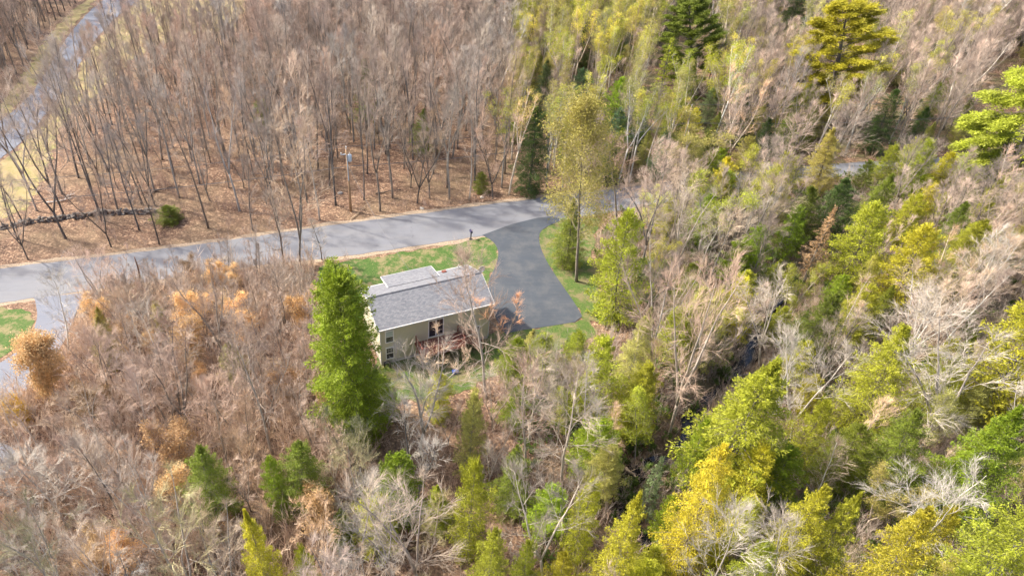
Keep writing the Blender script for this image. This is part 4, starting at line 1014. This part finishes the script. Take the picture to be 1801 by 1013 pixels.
def yint(l, x):
    for a, b in zip(l[:-1], l[1:]):
        if a[0] <= x <= b[0]: return a[1]+(b[1]-a[1])*(x-a[0])/(b[0]-a[0])
    return l[-1][1] if x > l[-1][0] else l[0][1]
def zone(px, py):
    if py < yint(rt, px):
        if py < 75 and 870 < px < 1240: return 'T'
        if px < 880-(py < 110)*(-20): return 'A'
        if px < 1270+(py < 60)*40: return 'B'
        return 'C'
    if px < 610: return 'D' if py < 570 and px > 210 else 'E'
    if px < 1040: return 'F'
    return 'G'
NEARD = dict(T=1.7, A=1.75, B=1.65, C=1.65, D=1.1, E=1.6, F=1.75, G=1.65)
rg = random.Random(77); specs = []; grid = {}
def near(x, y, rad):
    c = (int(x//5), int(y//5))
    for i in (-1, 0, 1):
        for j in (-1, 0, 1):
            for (a, b, q) in grid.get((c[0]+i, c[1]+j), ()):
                if math.hypot(a-x, b-y) < (rad+q)*.5: return True
    return False
def put(x, y, q): grid.setdefault((int(x//5), int(y//5)), []).append((x, y, q))
for (x, y, q) in PLACED: put(x, y, max(2.2, q*1.0))
cand = []
for _ in range(28000):
    y = rg.uniform(13, 178); x = rg.uniform(-(24+.58*y), 34+.82*y); cand.append((x, y))
XA = np.array([c[0] for c in cand]); YA = np.array([c[1] for c in cand])
bad = np.zeros(len(cand), bool); dd = np.full(len(cand), 1e9)
for k_, p_ in OPEN.items():
    bad |= polymask(XA, YA, p_); dd = np.minimum(dd, dseg(XA, YA, p_, True))
bad |= dd < 1.0
bad |= np.hypot(XA-HCX, YA-HCY) < 8.8
bad |= dseg(XA, YA, stream) < 1.3
OPENA = (np.array([dseg(XA, YA, WL([(0, 440), (600, 340), (860, 300)]))])[0] < 5)
for i, (x, y) in enumerate(cand):
    if bad[i]: continue
    px, py, d = P(x, y); z = zone(px, py)
    k, _, hr, bks, tws, lvs = pick(rg, Z[z])
    h = rg.uniform(*hr); L0 = LIB[k][0]; R = L0['R']*h/L0['H']
    q = NEARD[z]*(0.75 if k in ('slim', 'birch', 'bush') else 1.0)*(1.9 if OPENA[i] else 1)
    if z == 'A' and px < 420 and py > 190: q *= 1.5
    if near(x, y, q*2*.62): continue
    # not in the open view of the yard, road and stream
    if z in 'TBCDEFG' and covers(x, y, h, R*.9): continue
    if z == 'A' and covers(x, y, h, R*.3, POLEP): continue
    if z == 'A' and rg.random() < .3 and covers(x, y, h, R*.6, LANEP): continue
    put(x, y, q*1.25)
    specs.append(dict(kind=k, x=x, y=y, h=h, bark=rg.choice(bks), twig=rg.choice(tws) or 'grey', leaf=rg.choice(lvs) if lvs else 'mid', z=z, px=px, py=py, d=d))
DESC = dict(woods='tall bare {t} tree', spread='wide-crowned bare {t} tree', slim='slender bare {t} tree', birch='{b} birch with {l} leaf haze', leafing='small tree in thin {l} leaf', withered='sapling with withered {l} leaves', bush='twiggy bare {t} bush', hemlock='{l} hemlock', cedar='dense {l} conifer', flower_bush='yellow bush')
LW = dict(dark='dark green', mid='mid green', green='bright green', lime='yellow-green', yellow='yellow', gold='golden', olive='olive', sage='sage green', blue='bluish green', rust='rusty', tan='tan', fresh='pale yellow', forsythia='yellow')
TWW = dict(grey='grey', pink='pinkish', tan='tan', pale='pale', olive='olive-grey', orange='orange-brown', white='whitish')
LM = [(370, 25, 'the green clearing at the upper edge'), (235, 15, 'the upper end of the lane'), (245, 250, 'the double tree over the juniper'), (860, 30, 'the upper corner of the birch stand'), (460, 200, 'the small evergreen among trunks'), (30, 40, 'the upper left corner'), (600, 20, 'the upper edge above the pole'), (1740, 30, 'the upper right corner'), (1380, 30, 'the dark conifer at the upper edge'), (120, 120, 'the winding upper lane'), (40, 320, 'the yellow meadow'), (60, 395, 'the stone wall'), (297, 368, 'the green juniper bush'), (510, 230, 'the whitish broad bare crown'), (611, 300, 'the utility pole'), (765, 260, 'the V-forked dark tree'), (691, 290, 'the straight grey tree by the pole'),
 (640, 160, 'the see-through dark conifer'), (848, 320, 'the small round evergreen'), (938, 260, 'the dark green roadside hemlock'), (1030, 240, 'the olive-topped tree'), (1021, 175, 'the blue-green conifer'), (1222, 70, 'the dark tiered pine'), (1275, 110, 'the lime-topped white-stemmed tree'), (1166, 140, 'the airy yellow-green conifer'), (1215, 210, 'the small golden conifer'),
 (1475, 100, 'the tall white pine'), (1553, 215, 'the dark conifer above the far road'), (1600, 288, 'the far road gap'), (1750, 190, 'the right-edge white pine'), (1446, 420, 'the rust-coloured conifer'), (1512, 430, 'the feathery bright conifer'), (1600, 455, 'the slanting yellow conifer'), (1095, 450, 'the pointed yellow-green conifer'), (1245, 380, 'the fresh green leafing tree'),
 (1215, 560, 'the tallest pale bare tree'), (1430, 560, 'the dark conifer at the upper stream'), (1425, 650, 'the twin-stemmed white tree'), (1545, 640, 'the rounded olive conifer'), (1760, 610, 'the big right-edge yellow conifer'), (1300, 720, 'the biggest hemlock'), (1240, 860, 'the golden streamside hemlock'), (1570, 790, 'the deep green conifer'), (1720, 810, 'the broad bright green conifer'), (1440, 930, 'the fresh green lower-edge conifer'), (1610, 910, 'the white spreading tree'), (1745, 980, 'the lower right corner conifer'),
 (1090, 840, 'the dark stream pool'), (1085, 940, 'the yellow conifer left of the stream'), (960, 900, 'the starry white bare tree'), (826, 880, 'the bright lime lower conifer'), (700, 840, 'the low green yard-foot conifer'), (745, 930, 'the wide whitish lower-edge tree'), (1046, 650, 'the conifer below the yard'), (940, 640, 'the back yard grass'), (768, 540, 'the house'), (615, 620, 'the tall house conifer'), (940, 500, 'the dark driveway'), (828, 410, 'the mailbox'),
 (250, 480, 'the dead snag'), (500, 420, 'the pale roadside bushy tree'), (105, 650, 'the round orange bush'), (30, 590, 'the side lawn'), (47, 727, 'the yellow flowering bush'), (15, 805, 'the grey parking pad'), (490, 640, 'the board pile'), (368, 840, 'the dark lower left hemlock'), (487, 850, 'the small green cedar'), (465, 960, 'the brilliant yellow conifer'), (235, 850, 'the dark forked tree'), (110, 550, 'the white forked tree'), (300, 600, 'the orange-leaved saplings')]
GZ_ = dict(T='in the birch stand above the road', A='in the leafless woods above the road', B='in the birch stand above the road', C='in the woods beyond the far road', D='in the thicket left of the house', E='in the tan woods at lower left', F='in the woods below the yard', G='in the mixed forest at right')
GK_ = dict(bare_tree='bare trees', birch_tree='birches', leafing_tree='leafing trees', beech_sapling='withered saplings', bush='bushes', conifer='conifers')
used = {}
def describe(s):
    cx, cy, _ = P(s['x'], s['y'], s['h']*.6)
    base = DESC[s['kind']].format(t=TWW[s['twig']], l=LW[s['leaf']], b='white-stemmed' if s['bark'] == 'white' else 'pale-stemmed')
    cands = sorted(LM, key=lambda q: math.hypot(q[0]-cx, q[1]-cy))[:3]
    for (lx, ly, nm_) in cands:
        dx, dy = cx-lx, cy-ly; D = math.hypot(dx, dy)
        rel = ('right of' if dx > 0 else 'left of') if abs(dx) > abs(dy)*1.7 else ('below' if dy > 0 else 'above') if abs(dy) > abs(dx)*1.7 else ('below and right of' if dy > 0 and dx > 0 else 'below and left of' if dy > 0 else 'above and right of' if dx > 0 else 'above and left of')
        pre = 'just ' if D < 55 else 'well ' if D > 150 else ''
        lab = base+' '+(pre if len((base+rel+nm_).split()) < 16 else '')+rel+' '+nm_
        if len(lab.split()) > 16: lab = base+' near '+nm_
        if lab not in used: break
    used[lab] = 1
    return lab, GK_[KIND[s['kind']][0]]+' '+GZ_[s['z']]
def onscreen(s):
    a = P(s['x'], s['y'], 0); b = P(s['x'], s['y'], s['h'])
    return -60 < min(a[0], b[0])+60 and max(a[0], b[0])-60 < 1860 and b[1] < 1040 and a[1] > -10
vis = [s for s in specs if onscreen(s)]; off = [s for s in specs if not onscreen(s)]
vis.sort(key=lambda s: s['d']/(s['h']))
cap = dict(bare_tree=300, birch_tree=200, conifer=230, leafing_tree=150, beech_sapling=150, bush=150); cnt = {}
for o in COL.objects:
    if o.type == 'EMPTY': n_ = o.name.split('.')[0]; cnt[n_] = cnt.get(n_, 0)+1
rest = []
for s in vis:
    n_ = KIND[s['kind']][0]
    if cnt.get(n_, 0) >= cap[n_]: rest.append(s); continue
    cnt[n_] = cnt.get(n_, 0)+1; lab, grp = describe(s)
    plant(s['kind'], s['x'], s['y'], s['h'], bark=s['bark'], twig=s['twig'], leaf=s['leaf'], label=lab, group=grp, lean=rg.uniform(0, .07), laz=rg.uniform(0, 6.28), vary=.18)
print('SPECS', len(specs), 'visible', len(vis), 'rest', len(rest), 'off', len(off), cnt)

# the countless rest of the woods: one object, instanced from the trees already standing
def far_woods(name, items, kinds, barkm, twigm, leafm):
    me = bpy.data.meshes.new(name); n = len(items)
    me.vertices.add(n); me.vertices.foreach_set('co', np.array([(s['x'], s['y'], gz(s['x'], s['y'])) for s in items], np.float32).reshape(-1))
    a = me.attributes.new('scl', 'FLOAT', 'POINT'); b = me.attributes.new('yaw', 'FLOAT', 'POINT'); c = me.attributes.new('vid', 'INT', 'POINT')
    src = []
    for k in kinds:
        for vi, d in enumerate(LIB[k][:3]): src.append((k, vi, d))
    idx = {k: [i for i, q in enumerate(src) if q[0] == k] for k in kinds}
    a.data.foreach_set('value', np.array([s['h']/LIB[s['kind']][0]['H'] for s in items], np.float32))
    b.data.foreach_set('value', np.array([rg.uniform(0, 6.28) for s in items], np.float32))
    c.data.foreach_set('value', np.array([rg.choice(idx[s['kind']]) for s in items], np.int32))
    o = link(name, me); ng = bpy.data.node_groups.new(name, 'GeometryNodeTree')
    ng.interface.new_socket('Geometry', in_out='INPUT', socket_type='NodeSocketGeometry'); ng.interface.new_socket('Geometry', in_out='OUTPUT', socket_type='NodeSocketGeometry')
    gi = ng.nodes.new('NodeGroupInput'); go = ng.nodes.new('NodeGroupOutput'); J = ng.nodes.new('GeometryNodeJoinGeometry'); lk = ng.links.new
    def attr(nm_, ty):
        q = ng.nodes.new('GeometryNodeInputNamedAttribute'); q.data_type = ty; q.inputs[0].default_value = nm_
        return [s_ for s_ in q.outputs if s_.enabled and s_.name == 'Attribute'][0]
    vid, scl, yaw = attr('vid', 'INT'), attr('scl', 'FLOAT'), attr('yaw', 'FLOAT')
    cx = ng.nodes.new('ShaderNodeCombineXYZ'); lk(yaw, cx.inputs[2])
    for i, (k, vi, d) in enumerate(src):
        GJ = ng.nodes.new('GeometryNodeJoinGeometry')
        for (pn, mesh, ck) in d['parts']:
            ob = next(ob for ob in COL.objects if ob.data == mesh)
            oi = ng.nodes.new('GeometryNodeObjectInfo'); oi.inputs[0].default_value = ob; oi.transform_space = 'ORIGINAL'
            sm = ng.nodes.new('GeometryNodeSetMaterial'); lk(oi.outputs['Geometry'], sm.inputs[0]); sm.inputs['Material'].default_value = barkm if ck == 'bark' else twigm if ck == 'twig' else leafm
            lk(sm.outputs[0], GJ.inputs[0])
        g2 = ng.nodes.new('GeometryNodeGeometryToInstance'); lk(GJ.outputs[0], g2.inputs[0])
        cmp = ng.nodes.new('FunctionNodeCompare'); cmp.data_type = 'INT'; cmp.operation = 'EQUAL'
        ins = [s_ for s_ in cmp.inputs if s_.enabled]; lk(vid, ins[0]); ins[1].default_value = i
        ip = ng.nodes.new('GeometryNodeInstanceOnPoints'); lk(gi.outputs[0], ip.inputs['Points']); lk(cmp.outputs[0], ip.inputs['Selection']); lk(g2.outputs[0], ip.inputs['Instance']); lk(cx.outputs[0], ip.inputs['Rotation']); lk(scl, ip.inputs['Scale'])
        lk(ip.outputs[0], J.inputs[0])
    lk(J.outputs[0], go.inputs[0]); md = o.modifiers.new('instances', 'NODES'); md.node_group = ng
    return o
bf = ocol('far_bark', .9, .3, 3, .35, .35); tf = ocol('far_twigs', .8, .25, .5, 1, .35)
def fixed(mat, c, c2):
    t = mat.node_tree
    for l in list(t.links):
        if l.from_node.type == 'OBJECT_INFO' and l.from_socket.name == 'Color':
            to = l.to_socket; oi = l.from_node; t.links.remove(l)
            t.links.new(ramp(t, oi.outputs['Random'], [(0.0, c), (1.0, c2)]), to)
fixed(bf, BARK['grey'], (.24, .21, .18)); fixed(tf, TWIG['grey'], TWIG['pink'])
lf_ = M['foliage'].copy(); fixed(lf_, LEAF['mid'], LEAF['olive'])
rb_ = rest+[s for s in off if s['y'] > 20]
bareitems = [s for s in rb_ if s['kind'] in ('woods', 'spread', 'slim')]; greenitems = [s for s in rb_ if s['kind'] in ('birch', 'hemlock', 'leafing', 'cedar')]
if bareitems: tag(far_woods('far_woods', bareitems, ['woods', 'slim', 'spread'], bf, tf, lf_), 'far-off mass of leafless trees filling the distant woods', 'woods', kind='stuff')
if greenitems: tag(far_woods('far_evergreens', greenitems, ['hemlock', 'birch', 'leafing', 'cedar'], bf, tf, lf_), 'far-off evergreens and leafing trees mixed through the distant woods', 'woods', kind='stuff')

# ------------------------------------------------------------ undergrowth
def scatter(name, n, seed, mat, color, label, cat, region, size, hz, leafy=False, nsp=46):
    g = np.random.default_rng(seed); r = random.Random(seed); prot = []
    for v_ in range(5):
        B = MB()
        for k in range(5):
            p = path(r, Vector((r.gauss(0, .1), r.gauss(0, .1), -.05)), rdir(r, r.uniform(.05, .6), r.uniform(0, 6.28)), r.uniform(.7, 1.25), 3, .1, .05)
            B.spike(p[0], p[-1], .013)
            for j in range(nsp//5):
                a_ = p[0].lerp(p[-1], r.uniform(.25, 1)); e = a_+(sidedir(r, (p[-1]-p[0]).normalized(), r.uniform(.3, .9))+UP*.2).normalized()*r.uniform(.15, .5); B.spike(a_, e, .007)
        V = np.array(B.v); Fc = np.array(B.f); tr = V[Fc]
        if leafy:
            c = tr[:, 2]; m_ = len(c); a2 = g.normal(0, .09, (m_, 3)); b2 = g.normal(0, .09, (m_, 3)); tr = np.stack([c-a2, c+b2, c+a2+b2*.3], 1)
        prot.append(tr)
    X = []; Y = []
    while len(X) < n:
        y = g.uniform(14, 170, 4000); x = -(24+.58*y)+g.uniform(0, 1, 4000)*(58+1.4*y); keep = region(x, y, g)
        X += list(x[keep]); Y += list(y[keep])
    X = np.array(X[:n]); Y = np.array(Y[:n]); Zt = terrain(X, Y); out = []
    for v_ in range(5):
        ix = np.arange(v_, n, 5); s = g.uniform(size[0], size[1], len(ix)); th = g.uniform(0, 6.28, len(ix)); tr = prot[v_]
        c, sn_ = np.cos(th)[:, None, None], np.sin(th)[:, None, None]; q = np.empty((len(ix),)+tr.shape)
        q[..., 0] = (tr[None, ..., 0]*c-tr[None, ..., 1]*sn_)*s[:, None, None]+X[ix][:, None, None]
        q[..., 1] = (tr[None, ..., 0]*sn_+tr[None, ..., 1]*c)*s[:, None, None]+Y[ix][:, None, None]
        q[..., 2] = tr[None, ..., 2]*s[:, None, None]*hz+Zt[ix][:, None, None]
        out.append(q.reshape(-1, 3, 3))
    o = link(name, tri_mesh(name, np.concatenate(out), mat)); o.color = (*color, 1)
    return tag(o, label, cat, kind='stuff')
def openmask(x, y, mg=.5):
    b = np.zeros(x.shape, bool); d = np.full(x.shape, 1e9)
    for k_, p_ in OPEN.items(): b |= polymask(x, y, p_); d = np.minimum(d, dseg(x, y, p_, True))
    return ~b & (d > mg) & (np.hypot(x-HCX, y-HCY) > 8.3) & (dseg(x, y, stream) > 0.3)
def clump(x, y): return .5+.5*np.sin(x*.31+1.7*np.sin(y*.23))*np.cos(y*.29+1.1*np.sin(x*.17))
above = lambda x, y: dseg(x, y, road_t) * np.where(polymask(x, y, road_t+[(400, 900), (-400, 900)]), 1, -1)
scatter('undergrowth', 7000, 1, M['twig'], (.46, .34, .27), 'countless thin brown saplings and brush under the bare trees', 'undergrowth', lambda x, y, g: openmask(x, y) & (g.random(x.shape) < clump(x, y)*np.where(above(x, y) > 0, .55, 1.0)), (.7, 1.9), 1.0)
scatter('brush', 3800, 2, M['twig'], (.50, .42, .36), 'countless pale twiggy brush filling the right-hand and lower forest', 'undergrowth', lambda x, y, g: openmask(x, y) & (above(x, y) < 0) & (g.random(x.shape) < .2+clump(y, x)) & (x > 2+8*clump(x*2, y)), (1.0, 2.4), 1.0)
scatter('thicket', 1900, 7, M['twig'], (.58, .45, .35), 'dense tan thicket of thin stems between the road and the lower left woods', 'thicket', lambda x, y, g: openmask(x, y, .7) & (above(x, y) < 0) & (x < -4) & (g.random(x.shape) < .15+clump(x*1.3, y*.9)), (1.5, 3.4), 1.15)
scatter('green_seedlings', 1500, 3, M['foliage'], (.10, .15, .03), 'countless knee-high green seedlings under the right-hand forest', 'undergrowth', lambda x, y, g: openmask(x, y, .2) & (above(x, y) < 0) & (g.random(x.shape) < clump(x*1.4, y*1.2)) & (x > 9), (.6, 1.5), .8, True, 40)
